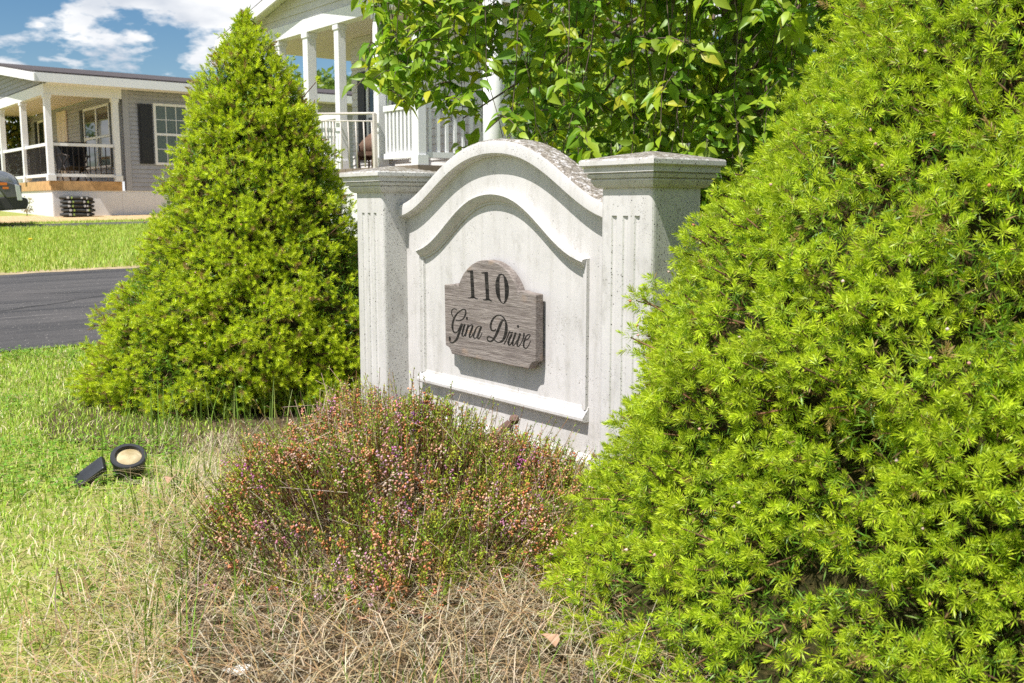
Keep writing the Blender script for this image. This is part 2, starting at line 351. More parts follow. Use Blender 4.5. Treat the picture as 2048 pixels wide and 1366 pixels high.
try: ao.data.set_sharp_from_angle(angle=R(35))
except Exception: pass
# panel moulding: frame profile swept round the ogee, the sides and the ledge
mtop = np.array(ogee(0.648, 0.846, 0.437, 36, -0.024)); x0m, x1m = mtop[0][0], mtop[-1][0]
def sweep(name, line, prof, parent):
    L_ = [offset_line(line, d) for d, _ in prof]; vv, ff = [], []; k = len(prof)
    for j in range(len(line)):
        for i, (d, y) in enumerate(prof): vv.append((float(L_[i][j][0]), y, float(L_[i][j][1])))
    for j in range(len(line) - 1):
        for i in range(k): ff.append((j * k + i, j * k + (i + 1) % k, (j + 1) * k + (i + 1) % k, (j + 1) * k + i))
    ff.append(tuple(range(k))); ff.append(tuple(range((len(line) - 1) * k, len(line) * k))[::-1])
    o = mesh_obj(name, vv, ff, m_vinyl, parent); fix_normals(o)
    for p_ in o.data.polygons: p_.use_smooth = len(p_.vertices) == 4
    try: o.data.set_sharp_from_angle(angle=R(35))
    except Exception: pass
    return o
sweep('moulding', mtop, [(0.0, 0.003), (0.0, -0.012), (-0.003, -0.027), (-0.010, -0.029), (-0.022, -0.021), (-0.030, -0.013), (-0.032, -0.006), (-0.039, -0.005), (-0.039, 0.003)], panel)
for xa, s in ((x0m, 1), (x1m, -1)):
    prism('moulding', [(xa, 0.0025), (xa, -0.012), (xa + s * 0.006, -0.015), (xa + s * 0.012, -0.009), (xa + s * 0.019, -0.008), (xa + s * 0.023, 0.0025)], 0.205, 0.645, m_vinyl, panel, 'z')
prism('ledge', [(0.003, 0.168), (-0.020, 0.169), (-0.026, 0.174), (-0.026, 0.182), (-0.011, 0.200), (-0.005, 0.206), (-0.004, 0.212), (0.003, 0.212)], x0m - 0.004, x1m + 0.004, m_vinyl, panel, 'x')
prism('base_ledge', [(0.003, -0.02), (-0.030, -0.02), (-0.030, 0.052), (-0.024, 0.060), (-0.010, 0.068), (0.003, 0.071)], -0.558, 0.557, m_vinyl, panel, 'x')
# plaque
arc = []
for k in range(15):
    a = R(158 - 136 * k / 14); arc.append((-0.021 + 0.172 * math.cos(a), 0.478 + 0.149 * math.sin(a)))
pl = [(-0.262, 0.533), (-0.218, 0.536), (-0.196, 0.541)] + arc + [(0.150, 0.541), (0.172, 0.536), (0.222, 0.533), (0.222, 0.327), (0.205, 0.322), (0.195, 0.312), (0.190, 0.300), (-0.222, 0.300), (-0.227, 0.311), (-0.238, 0.321), (-0.258, 0.326)]
plaque = prism('plaque', pl[::-1], -0.043, -0.012, m_wood, sign, 'y', 0.003); plaque['label'] = 'grey weathered wooden plaque carved 110 Gina Drive'
box('mounting_batten', -0.15, 0.11, -0.0115, -0.0005, 0.38, 0.46, m_wood, plaque)
DIGITS=[('P',[[-0.1298,0.5864],[-0.1274,0.5878],[-0.0963,0.5901],[-0.0955,0.5857],[-0.0913,0.5473],[-0.0886,0.5049],[-0.0826,0.5016],[-0.071,0.4997],[-0.071,0.4984],[-0.0782,0.4976],[-0.089,0.4997],[-0.1072,0.4984],[-0.1228,0.4973],[-0.1237,0.4992],[-0.1108,0.5009],[-0.1059,0.5042],[-0.1095,0.5462],[-0.1122,0.5853],[-0.1256,0.585]]),('P',[[-0.0525,0.584],[-0.0489,0.5857],[-0.0155,0.5888],[-0.0152,0.5856],[-0.0123,0.5479],[-0.0085,0.5038],[-0.0003,0.5001],[0.0075,0.4988],[0.0074,0.4968],[-0.0021,0.4961],[-0.0108,0.4983],[-0.0274,0.4971],[-0.0407,0.4968],[-0.0442,0.4985],[-0.0345,0.4995],[-0.0262,0.502],[-0.0301,0.5468],[-0.0339,0.5834],[-0.0472,0.5827]]),('R',[[0.0538,0.5874],[0.0411,0.5834],[0.0301,0.5714],[0.024,0.5554],[0.024,0.5397],[0.0265,0.5262],[0.0324,0.513],[0.0443,0.5014],[0.0561,0.495],[0.0646,0.4935],[0.073,0.4962],[0.083,0.5063],[0.0896,0.5192],[0.0925,0.5338],[0.0913,0.5502],[0.0864,0.5643],[0.0781,0.5761],[0.0664,0.5848]],[[0.0538,0.5839],[0.0479,0.5801],[0.045,0.5691],[0.0445,0.5556],[0.0453,0.541],[0.0466,0.5276],[0.0481,0.5142],[0.0524,0.5025],[0.0592,0.4968],[0.0646,0.496],[0.0688,0.4996],[0.0713,0.5075],[0.0723,0.518],[0.0723,0.5325],[0.0707,0.5489],[0.0689,0.5632],[0.0656,0.5775],[0.06,0.5836]])]
SCRIPT=[[[[-0.1873,0.455,-0.1893,0.4518],[-0.2042,0.4569,-0.2041,0.4547],[-0.218,0.4511,-0.214,0.45],[-0.2219,0.44,-0.2168,0.4406],[-0.2163,0.4301,-0.212,0.4316],[-0.2082,0.4245,-0.2052,0.4261],[-0.2025,0.422,-0.2004,0.4234]],[[-0.1965,0.4172,-0.1959,0.4192],[-0.1768,0.4169,-0.1774,0.4192],[-0.1525,0.4247,-0.1556,0.4266],[-0.1383,0.4378,-0.1446,0.4389],[-0.1333,0.4487,-0.1411,0.4482],[-0.1374,0.4586,-0.143,0.4561],[-0.1499,0.4604,-0.1491,0.4576],[-0.1675,0.4538,-0.1649,0.4518],[-0.1896,0.4415,-0.1852,0.4396],[-0.2063,0.4264,-0.1986,0.4249],[-0.2162,0.4103,-0.2062,0.4097],[-0.22,0.3968,-0.2092,0.3977],[-0.2174,0.3839,-0.2078,0.3861],[-0.209,0.3754,-0.2037,0.3785],[-0.1965,0.3741,-0.197,0.3767],[-0.1845,0.3795,-0.1876,0.3809],[-0.1734,0.3907,-0.1774,0.3916],[-0.161,0.4036,-0.1684,0.4053],[-0.154,0.4097,-0.1628,0.4121]],[[-0.1624,0.4113,-0.1522,0.41],[-0.1721,0.3949,-0.1618,0.3939],[-0.1818,0.3767,-0.1714,0.3757],[-0.1932,0.3573,-0.1838,0.3555],[-0.204,0.3477,-0.1987,0.345],[-0.2139,0.3414,-0.2126,0.3387],[-0.2242,0.3413,-0.226,0.3388],[-0.2312,0.3441,-0.234,0.3419]],[[-0.233,0.358,-0.2274,0.3586],[-0.2359,0.3514,-0.2247,0.3526],[-0.2343,0.3453,-0.2265,0.3462]]],[[[-0.1475,0.4108,-0.138,0.41],[-0.155,0.3963,-0.1454,0.3957],[-0.1627,0.3781,-0.1528,0.3781],[-0.1615,0.3688,-0.1541,0.3713],[-0.1491,0.3674,-0.1519,0.3693],[-0.1385,0.3796,-0.1415,0.3801],[-0.1282,0.3954,-0.1308,0.3958]],[[-0.1345,0.4342,-0.1271,0.4346],[-0.1366,0.4296,-0.1259,0.4306],[-0.1346,0.4254,-0.1271,0.4264]]],[[[-0.1281,0.4107,-0.1204,0.4106],[-0.132,0.4009,-0.1228,0.4004],[-0.1404,0.383,-0.1313,0.3824],[-0.146,0.3691,-0.1376,0.3687]],[[-0.1263,0.3976,-0.1286,0.3988],[-0.11,0.4087,-0.1119,0.4103],[-0.1032,0.409,-0.0982,0.4119],[-0.1054,0.4034,-0.0963,0.403],[-0.1137,0.3896,-0.1045,0.3885],[-0.1212,0.3763,-0.1116,0.376],[-0.1192,0.3671,-0.1137,0.3706],[-0.1058,0.3704,-0.1086,0.3716],[-0.0956,0.3839,-0.0982,0.3844]]],[[[-0.048,0.4109,-0.0492,0.4078],[-0.0649,0.4113,-0.0641,0.4088],[-0.0809,0.4037,-0.0763,0.4021],[-0.093,0.3879,-0.0846,0.3869],[-0.0994,0.3744,-0.0905,0.375],[-0.0928,0.3662,-0.0892,0.3695],[-0.0794,0.3696,-0.0823,0.3706],[-0.0672,0.3868,-0.0701,0.3873],[-0.0549,0.4048,-0.0582,0.4053]],[[-0.0568,0.4099,-0.0476,0.4086],[-0.0671,0.393,-0.0581,0.3919],[-0.0765,0.3758,-0.067,0.3759],[-0.0698,0.3664,-0.0679,0.3703],[-0.0573,0.3743,-0.0603,0.3752],[-0.0455,0.3902,-0.048,0.3907]]],[[[0.0664,0.4434,0.0687,0.4401],[0.0543,0.4402,0.0621,0.4369],[0.043,0.4271,0.0544,0.425],[0.0315,0.4083,0.0431,0.4065],[0.0205,0.3909,0.0311,0.3888],[0.0122,0.3799,0.0202,0.3778]],[[0.0138,0.3786,0.0186,0.3755],[-0.0004,0.3698,0.0018,0.3657],[-0.0129,0.3698,-0.0169,0.3659],[-0.0178,0.3747,-0.0236,0.3741],[-0.0137,0.3793,-0.0159,0.3821],[-0.0039,0.3795,-0.0024,0.3824],[0.0107,0.3763,0.014,0.3793],[0.0264,0.3687,0.0289,0.3713],[0.043,0.3672,0.0427,0.3702],[0.0607,0.3729,0.0554,0.376],[0.0748,0.3852,0.0639,0.3871],[0.0836,0.4018,0.07,0.4022],[0.0867,0.4191,0.0726,0.4179],[0.0827,0.4357,0.0729,0.4334],[0.0721,0.4478,0.0667,0.4453],[0.0576,0.4555,0.0551,0.4527],[0.0392,0.4563,0.0395,0.4536],[0.0204,0.4506,0.024,0.4482],[0.0033,0.4371,0.0103,0.4354],[-0.0057,0.4215,0.0038,0.4213],[-0.0054,0.4097,0.0033,0.4118],[0.0045,0.4012,0.0088,0.4053],[0.0191,0.4029,0.0173,0.4059],[0.0276,0.4084,0.0249,0.4101]]],[[[0.0949,0.4086,0.0977,0.4104],[0.101,0.4041,0.1027,0.4073],[0.1128,0.4055,0.1118,0.4098]],[[0.0938,0.409,0.0976,0.4085],[0.0861,0.3953,0.0899,0.3948],[0.0768,0.3793,0.0805,0.3786],[0.0656,0.366,0.0692,0.3651]],[[0.1059,0.403,0.1114,0.4017],[0.0931,0.3886,0.1013,0.3872],[0.0854,0.373,0.0942,0.3734],[0.0918,0.3641,0.0952,0.368],[0.1041,0.3695,0.1014,0.3704],[0.1149,0.3848,0.1126,0.3852]]],[[[0.122,0.4088,0.1311,0.408],[0.1169,0.3965,0.1252,0.3957],[0.1076,0.3779,0.1163,0.3779],[0.1101,0.365,0.1156,0.3679],[0.1224,0.3692,0.1198,0.3701],[0.1331,0.3844,0.1309,0.3849]],[[0.135,0.4324,0.1415,0.433],[0.1334,0.4283,0.1431,0.4292],[0.135,0.4248,0.1415,0.4254]]],[[[0.1447,0.4084,0.1536,0.4074],[0.1387,0.3953,0.147,0.3945],[0.1304,0.3781,0.139,0.378],[0.1316,0.3665,0.1379,0.3689],[0.144,0.3667,0.1418,0.3683],[0.1551,0.3786,0.1522,0.3793],[0.1648,0.3922,0.1604,0.3927],[0.1704,0.4043,0.1637,0.4042],[0.1704,0.4116,0.1636,0.4109]]],[[[0.1704,0.3867,0.1691,0.3882],[0.1849,0.3928,0.1829,0.3942],[0.1963,0.402,0.1926,0.403],[0.1981,0.4091,0.1943,0.4076],[0.1885,0.4097,0.1898,0.4078],[0.1767,0.4027,0.1805,0.4014],[0.1662,0.389,0.1733,0.3882],[0.1612,0.3753,0.1694,0.376],[0.1651,0.3654,0.1709,0.3683],[0.1775,0.3632,0.1764,0.3657],[0.1889,0.372,0.1862,0.3728],[0.201,0.3904,0.1985,0.3909]]]]

def catmull(p, n=4):
    p = np.array(p); q = np.vstack([2 * p[0] - p[1], p, 2 * p[-1] - p[-2]]); o_ = []
    for i in range(1, len(q) - 2):
        for k in range(n):
            t = k / n
            o_.append(0.5 * (2 * q[i] + (q[i + 1] - q[i - 1]) * t + (2 * q[i - 1] - 5 * q[i] + 4 * q[i + 1] - q[i + 2]) * t * t + (3 * q[i] - q[i - 1] - 3 * q[i + 1] + q[i + 2]) * t ** 3))
    o_.append(q[-2]); return np.array(o_)
YL = -0.0438
for d in DIGITS:
    if d[0] == 'P': mesh_obj('digit', [(x, YL, z) for x, z in d[1]], [tuple(range(len(d[1])))], m_carve, plaque)
    else:
        a = catmull(d[1] + d[1][:1], 2)[:-1]; b = catmull(d[2] + d[2][:1], 2)[:-1]; n = len(a)
        mesh_obj('digit', [(x, YL, z) for x, z in a] + [(x, YL, z) for x, z in b], [(i, (i + 1) % n, n + (i + 1) % n, n + i) for i in range(n)], m_carve, plaque)
for letter in SCRIPT:
    vv, ff = [], []
    for si, stroke in enumerate(letter):
        c_ = catmull(stroke, 4); o = len(vv); y = YL - 0.0003 * si
        for xl, zl, xr, zr in c_: vv += [(xl, y, zl), (xr, y, zr)]
        ff += [(o + 2 * i, o + 2 * i + 1, o + 2 * i + 3, o + 2 * i + 2) for i in range(len(c_) - 1)]
    mesh_obj('letter', vv, ff, m_carve, plaque)
# ------------------------------------------------------------------ houses
m_taupe = plain_weathered('taupe_siding', (0.365, 0.365, 0.39), 0.6, 3, 0.06)
m_cream = plain_weathered('cream_siding', (0.66, 0.645, 0.62), 0.6, 3, 0.06)
m_white = plain_weathered('white_trim', (0.80, 0.80, 0.80), 0.5, 4, 0.03)
m_black = mat('black_shutter', (0.018, 0.018, 0.02), 0.5)
m_ceil = mat('porch_ceiling', (0.76, 0.70, 0.64), 0.7)
m_skirt = plain_weathered('white_skirting', (0.74, 0.73, 0.73), 0.55, 2, 0.04)
m_deck = plain_weathered('deck_timber', (0.52, 0.31, 0.13), 0.7, 9, 0.25)
m_door = mat('door_paint', (0.72, 0.62, 0.53), 0.5)
m_dark = mat('dark_metal', (0.03, 0.022, 0.02), 0.45, 0.4)
m_roof = mat('dark_shingle', (0.07, 0.062, 0.065), 0.9, spec=0.2)
g = NG(m_roof); v = g.coord((1, 1, 1)); f = g.noise(v, 30, 5, 0.7); g.color(g.ramp(f, [(0.35, (0.045, 0.04, 0.043)), (0.65, (0.11, 0.095, 0.095))])); g.bump(f, 0.5, 0.02)
m_glass = mat('window_glass', (0.022, 0.03, 0.03), 0.03, spec=0.9)
m_blind = mat('grey_green_blind', (0.11, 0.15, 0.15), 0.25, spec=0.8)

def wall_planks(parent, axis, a0, a1, face, z0, z1, m, course=0.105, clip=None):
    """clapboards of one wall: axis 'x' runs along x on plane y=face (facing -y), axis 'y' along y on plane x=face (facing +x)"""
    n = int(round((z1 - z0) / course)); h = (z1 - z0) / n
    for k in range(n):
        b0, b1 = a0, a1
        if clip:
            b0, b1 = clip(z0 + (k + 0.5) * h)
            if b1 - b0 < 0.1: continue
        zb, zt = z0 + k * h, z0 + (k + 1) * h - 0.002
        if axis == 'x': vv = [(b0, face, zb), (b1, face, zb), (b1, face, zt), (b0, face, zt), (b0, face - 0.026, zb), (b1, face - 0.026, zb), (b1, face - 0.006, zt), (b0, face - 0.006, zt)]
        else: vv = [(face, b0, zb), (face, b1, zb), (face, b1, zt), (face, b0, zt), (face + 0.026, b0, zb), (face + 0.026, b1, zb), (face + 0.006, b1, zt), (face + 0.006, b0, zt)]
        o = mesh_obj('clapboard', vv, BF, m, parent); fix_normals(o)
def window(parent, axis, a0, a1, face, z0, z1, mg, cols=2, rows=2, sash=True, frame=0.06, out_=0.05):
    """double-hung window; pane objects and muntins are its sub-parts"""
    s = -1 if axis == 'x' else 1
    def bx(n, p0, p1, d0, d1, q0, q1, m, par):
        d = sorted((face + s * d0, face + s * d1))
        return box(n, p0, p1, d[0], d[1], q0, q1, m, par) if axis == 'x' else box(n, d[0], d[1], p0, p1, q0, q1, m, par)
    d = [face + s * 0.027, face + s * out_]; fv, ff = [], []
    for q in ((a0 - frame, a1 + frame, z1, z1 + frame), (a0 - frame, a1 + frame, z0 - frame, z0), (a0 - frame, a0, z0, z1), (a1, a1 + frame, z0, z1)):
        o = len(fv); dd = sorted(d)
        fv += box_v(q[0], q[1], dd[0], dd[1], q[2], q[3]) if axis == 'x' else box_v(dd[0], dd[1], q[0], q[1], q[2], q[3]); ff += [tuple(i + o for i in t) for t in BF]
    w = mesh_obj('window', fv, ff, m_white, parent)
    zm = (z0 + z1) / 2
    if sash: bx('meeting_rail', a0, a1, 0.027, 0.046, zm - 0.03, zm + 0.03, m_white, w)
    for q0, q1 in (((z0, zm - 0.03), (zm + 0.03, z1)) if sash else ((z0, z1),)):
        for i in range(cols):
            for j in range(rows):
                p0 = a0 + (a1 - a0) * i / cols + 0.008; p1 = a0 + (a1 - a0) * (i + 1) / cols - 0.008
                r0 = q0 + (q1 - q0) * j / rows + 0.008; r1 = q0 + (q1 - q0) * (j + 1) / rows - 0.008
                bx('pane', p0, p1, 0.027, 0.031, r0, r1, mg, w)
        for i in range(1, cols): c_ = a0 + (a1 - a0) * i / cols; bx('muntin', c_ - 0.008, c_ + 0.008, 0.027, 0.036, q0, q1, m_white, w)
        for j in range(1, rows): c_ = q0 + (q1 - q0) * j / rows; bx('muntin', a0, a1, 0.027, 0.035, c_ - 0.008, c_ + 0.008, m_white, w)
    return w
def shutter(parent, axis, a0, a1, face, z0, z1):
    s = -1 if axis == 'x' else 1; zm = (z0 + z1) / 2
    def bx(n, p0, p1, d0, d1, q0, q1, par):
        d = sorted((face + s * d0, face + s * d1))
        return box(n, p0, p1, d[0], d[1], q0, q1, m_black, par) if axis == 'x' else box(n, d[0], d[1], p0, p1, q0, q1, m_black, par)
    o = bx('shutter', a0, a1, 0.027, 0.045, z0, z1, parent)
    for q0, q1 in ((z0 + 0.06, zm - 0.05), (zm + 0.05, z1 - 0.06)): bx('raised_panel', a0 + 0.05, a1 - 0.05, 0.045, 0.056, q0, q1, o)
def column(parent, x, y, z0, z1, w=0.07):
    o = box('porch_column', x - w, x + w, y - w, y + w, z0, z1, m_white, parent, 0.006)
    box('column_base', x - w - 0.02, x + w + 0.02, y - w - 0.02, y + w + 0.02, z0, z0 + 0.14, m_white, o)
    box('column_head', x - w - 0.015, x + w + 0.015, y - w - 0.015, y + w + 0.015, z1 - 0.08, z1 - 0.002, m_white, o)
def railing(parent, axis, a0, a1, c, z0, z1, mb, n, bw=0.010, rail=0.035):
    """top and bottom rail with n balusters, each a part of the railing"""
    fv, ff = [], []
    for q0, q1 in ((z0, z0 + 2 * rail), (z1 - 2 * rail, z1)):
        o = len(fv); fv += box_v(a0, a1, c - rail, c + rail, q0, q1) if axis == 'x' else box_v(c - rail, c + rail, a0, a1, q0, q1); ff += [tuple(i + o for i in t) for t in BF]
    r = mesh_obj('railing', fv[:8], BF, m_white, parent); mesh_obj('top_rail', fv[8:], BF, m_white, r)
    for k in range(n):
        p = a0 + (a1 - a0) * (k + 0.5) / n
        q = (p - bw, p + bw, c - bw, c + bw) if axis == 'x' else (c - bw, c + bw, p - bw, p + bw)
        box('baluster', *q, z0 + 2 * rail, z1 - 2 * rail, mb, r)

# --- left house: long eave wall faces us, porch under its gable end
OL = np.array([-10.871, 23.8]); zb = 0.53
lh = empty('grey_house', (OL[0], OL[1], zb), RZ)
tag(lh, 'low grey sided house with black shutters, dark roof and white columned porch', 'house')
Z_ = lambda z: z - zb
Y1 = 1.62; XW = -9.0
box('skirting', XW, 0.0, 0.0, 12, Z_(0.40), Z_(1.15), m_skirt, lh)
for k in range(14): box('skirting_panel', 0.0, 0.008, 0.02 + k * 0.8, 0.79 + k * 0.8, Z_(0.42), Z_(1.10), m_skirt, lh)
box('porch_floor', XW, 0.03, -0.03, Y1, Z_(1.152), Z_(1.37), m_deck, lh)
w1 = box('wall', -0.10, 0.0, Y1 + 0.1, 12, Z_(1.152), Z_(3.62), m_taupe, lh)
wall_planks(w1, 'y', Y1 + 0.24, 12, 0.0, Z_(1.155), Z_(3.6), m_taupe)
box('corner_board', -0.02, 0.035, Y1 + 0.1, Y1 + 0.24, Z_(1.156), Z_(3.6), m_taupe, lh)
w2 = box('wall', XW, -0.101, Y1, Y1 + 0.1, Z_(1.38), Z_(3.5), m_taupe, lh)
wall_planks(w2, 'x', XW, -0.10, Y1, Z_(1.385), Z_(3.5), m_taupe)
box('porch_ceiling', XW, 0.05, 0.02, Y1, Z_(3.52), Z_(3.56), m_ceil, lh)
bm_ = box('porch_beam', -0.07, 0.07, -0.07, Y1 + 0.08, Z_(3.36), Z_(3.60), m_white, lh); box('porch_beam', XW, -0.071, -0.07, 0.07, Z_(3.36), Z_(3.60), m_white, lh)
for x in (0.0, -2.3, -4.7, -7.0): column(lh, x, 0.0, Z_(1.372), Z_(3.36))
column(lh, 0.0, Y1 - 0.08, Z_(1.372), Z_(3.36))
railing(lh, 'y', 0.08, Y1 - 0.16, 0.0, Z_(1.47), Z_(2.26), m_dark, 11)
for a, b in ((-2.22, -0.08), (-4.62, -2.38), (-6.92, -4.78)): railing(lh, 'x', a, b, 0.0, Z_(1.47), Z_(2.26), m_dark, 18)
SL = 0.145; RX = -4.5
gable = prism('gable', [(0.25, Z_(3.63)), (XW - 0.25, Z_(3.63)), (RX, Z_(3.63 + SL * 4.75))], -0.02, 0.02, m_taupe, lh, 'y')
wall_planks(gable, 'x', 0, 0, -0.02, Z_(3.64), Z_(3.63 + SL * 4.7), m_taupe, 0.105, lambda z: (RX - (4.75 - (z - Z_(3.63)) / SL) + 0.1, RX + (4.75 - (z - Z_(3.63)) / SL) - 0.1))
def gable_roof(parent, rx, half, ze, slope, y0, y1, th=0.07, over=0.3):
    hw = half + over; zr = ze + slope * half
    r = prism('roof', [(rx + hw, ze - slope * over), (rx, zr), (rx - hw, ze - slope * over), (rx - hw, ze - slope * over + th), (rx, zr + th), (rx + hw, ze - slope * over + th)], y0, y1, m_roof, parent, 'y')
    e = 0.022; prism('soffit_boards', [(rx + hw - e, ze - slope * over - e), (rx, zr - e), (rx - hw + e, ze - slope * over - e), (rx - hw + e, ze - slope * over - 0.003), (rx, zr - 0.003), (rx + hw - e, ze - slope * over - 0.003)], y0 + 0.01, y1 - 0.01, m_white, r, 'y')
    return r, rx + hw, ze - slope * over
rf, xe, zev = gable_roof(lh, RX, 4.75, Z_(3.80), SL, -0.35, 12.3)
box('fascia', xe - 0.03, xe + 0.012, -0.36, 12.3, zev - 0.17, zev + 0.03, m_white, lh)
box('soffit', 0.04, xe - 0.031, -0.02, 12.3, zev - 0.17, zev - 0.14, m_white, lh)
for s in (1, -1):
    prism('rake_board', [(RX + s * 5.08, zev - 0.17), (RX + s * 5.08, zev + 0.015), (RX, zev + 0.015 + SL * 5.05), (RX, zev - 0.19 + SL * 5.05)], -0.385, -0.351, m_white, lh, 'y')
for y0 in (2.52, 3.42): window(lh, 'y', y0, y0 + 0.76, 0.0, Z_(1.86), Z_(3.25), m_blind, 3, 2)
shutter(lh, 'y', 2.08, 2.43, 0.0, Z_(1.82), Z_(3.28)); shutter(lh, 'y', 4.28, 4.63, 0.0, Z_(1.82), Z_(3.28))
for x0 in (-2.72, -1.64): window(lh, 'x', x0, x0 + 0.98, Y1, Z_(1.80), Z_(3.25), m_glass, 1, 1)
shutter(lh, 'x', -3.15, -2.82, Y1, Z_(1.75), Z_(3.3)); shutter(lh, 'x', -0.57, -0.24, Y1, Z_(1.75), Z_(3.3))
window(lh, 'x', -7.5, -6.85, Y1, Z_(1.8), Z_(3.25), m_glass, 1, 1); shutter(lh, 'x', -7.95, -7.6, Y1, Z_(1.75), Z_(3.3)); shutter(lh, 'x', -6.75, -6.45, Y1, Z_(1.75), Z_(3.3))
dr = box('door', -5.35, -4.4, Y1 - 0.06, Y1 - 0.0262, Z_(1.40), Z_(3.40), m_door, lh)
for q0, q1 in ((1.55, 2.2), (2.35, 3.25)):
    for a in (-5.22, -4.83): box('door_panel', a, a + 0.3, Y1 - 0.068, Y1 - 0.061, Z_(q0), Z_(q1), m_door, dr)
box('door_handle', -4.5, -4.46, Y1 - 0.1, Y1 - 0.0605, Z_(2.32), Z_(2.44), m_dark, dr)

def local_to_world(o2, x, y): 
    p = -U[:2] * x + V[:2] * y; return (o2[0] + p[0], o2[1] + p[1])
# folding chairs on the left porch
m_sling = mat('black_sling_fabric', (0.02, 0.021, 0.024), 0.8)
def folding_chair(px, py, z, rz, label):
    c = empty('folding_chair', (px, py, z), rz); tag(c, label, 'chair', 'folding chairs on the porch')
    for x in (-0.28, 0.28):
        tube('leg', [(x, -0.32, 0.0), (x, 0.12, 0.62)], 0.016, m_dark, c, 6); tube('leg', [(x, 0.32, 0.0), (x, -0.22, 0.60)], 0.016, m_dark, c, 6)
        tube('armrest', [(x, -0.3, 0.60), (x, 0.0, 0.66), (x, 0.25, 0.62)], 0.022, m_dark, c, 6)
    mesh_obj('seat', [(-0.27, -0.28, 0.36), (0.27, -0.28, 0.36), (0.27, 0.2, 0.28), (-0.27, 0.2, 0.28), (-0.27, -0.28, 0.38), (0.27, -0.28, 0.38), (0.27, 0.2, 0.30), (-0.27, 0.2, 0.30)], BF, m_sling, c)
    mesh_obj('backrest', [(-0.27, 0.2, 0.30), (0.27, 0.2, 0.30), (0.27, 0.22, 0.3), (-0.27, 0.22, 0.3), (-0.27, 0.5, 0.98), (0.27, 0.5, 0.98), (0.27, 0.52, 0.98), (-0.27, 0.52, 0.98)], BF, m_sling, c)
x_, y_ = local_to_world(OL, -0.75, 0.7); folding_chair(x_, y_, 1.372, RZ + 1.9, 'black folding chair on the porch nearest the corner column')
x_, y_ = local_to_world(OL, -1.55, 0.85); folding_chair(x_, y_, 1.372, RZ - 1.5, 'black folding chair on the porch beside the double window')

# stack of flat black bundles by the skirting
m_bun = plain_weathered('black_folded_fabric', (0.035, 0.036, 0.034), 0.7, 12, 0.4)
m_green = mat('lime_trim', (0.35, 0.5, 0.12), 0.6); m_pale = mat('pale_grey_strap', (0.55, 0.56, 0.58), 0.5)
words = ['topmost, sagging flat black bundle of the stack by the white skirting', 'flat black bundle second from the top of the stack by the skirting', 'middle flat black bundle of the stack by the white skirting', 'flat black bundle second from the bottom of the stack by the skirting', 'bottom flat black bundle of the stack, lying on the mulch']
for k in range(5):
    lev = 4 - k; x_, y_ = local_to_world(OL, 0.42, 0.42 + 0.02 * (k % 2))
    b = empty('folded_bundle', (x_, y_, float(gz(y_)) + 0.01 + lev * 0.0985), RZ + 0.03 * (k - 2)); b.scale = (0.85, 0.85, 0.85); tag(b, words[k], 'bundle', 'stack of flat black bundles')
    vv = []; n = 20; sag = 0.05 if k == 0 else 0.0
    for zz_, sc in ((0.0, 0.80), (0.03, 1.0), (0.08, 1.0), (0.112, 0.78)):
        for i in range(n):
            a = 2 * math.pi * i / n; ca, sa = math.cos(a), math.sin(a); r = 1 / (abs(ca) ** 4 + abs(sa) ** 4) ** 0.25
            yy = 0.43 * sc * r * sa * (1 + 0.03 * math.sin(5 * a + k)); vv.append((0.27 * sc * r * ca * (1 + 0.04 * math.sin(3 * a + 2 * k)), yy, zz_ - sag * max(0, yy) * 1.6 + 0.006 * math.sin(4 * a + k)))
    ff = [(j * n + i, j * n + (i + 1) % n, (j + 1) * n + (i + 1) % n, (j + 1) * n + i) for j in range(3) for i in range(n)] + [tuple(range(n))[::-1], tuple(range(3 * n, 4 * n))]
    mesh_obj('cover', vv, ff, m_bun, b, True)
    for y0, w, mm in ((-0.30, 0.06, m_pale), (-0.19, 0.035, m_green), (0.06 + 0.03 * k, 0.05, m_pale), (0.2, 0.03, m_green if k % 2 else m_pale)):
        box('strap', 0.262, 0.283, y0, y0 + w, 0.03 - sag * max(0, y0) * 1.6, 0.085 - sag * max(0, y0) * 1.6, mm, b)

# --- right house: gable-fronted porch raised above the sign
OR = np.array([-1.302, 14.3]); zb = 0.27
rh = empty('cream_house', (OR[0], OR[1], zb), RZ)
tag(rh, 'cream sided house with raised white columned porch and gable, behind the sign', 'house')
m_prail = plain_weathered('beige_metal', (0.58, 0.53, 0.48), 0.5, 6, 0.1)
box('skirting', -6.0, 0.06, -0.04, 8, Z_(0.1), Z_(1.20), m_skirt, rh)
box('porch_floor', -6.05, 0.10, -0.10, 2.6, Z_(1.202), Z_(1.36), plain_weathered('brown_deck', (0.20, 0.155, 0.12), 0.8, 8, 0.2), rh)
WY = 1.0
w3 = box('wall', -3.62, 0.02, WY, WY + 0.12, Z_(1.37), Z_(3.64), m_cream, rh)
wall_planks(w3, 'x', -3.62, 0.02, WY, Z_(1.372), Z_(3.6), m_cream, 0.125)
w4 = box('wall', -0.10, 0.02, WY + 0.121, 8, Z_(1.21), Z_(3.64), m_cream, rh)
wall_planks(w4, 'y', WY + 0.121, 8, 0.02, Z_(1.215), Z_(3.6), m_cream, 0.125)
box('porch_ceiling', -6.0, 0.06, 0.02, 5.0, Z_(3.645), Z_(3.68), m_ceil, rh)
box('porch_beam', -6.0, 0.11, -0.09, 0.09, Z_(3.59), Z_(3.80), m_white, rh)
for x in (-4.3, -3.25, -2.23, -1.06, 0.0): column(rh, x, 0.0, Z_(1.362), Z_(3.59), 0.068 if x != -3.25 else 0.082)
railing(rh, 'x', -0.91, -0.09, 0.0, Z_(1.47), Z_(2.24), m_white, 8, 0.024, 0.04)
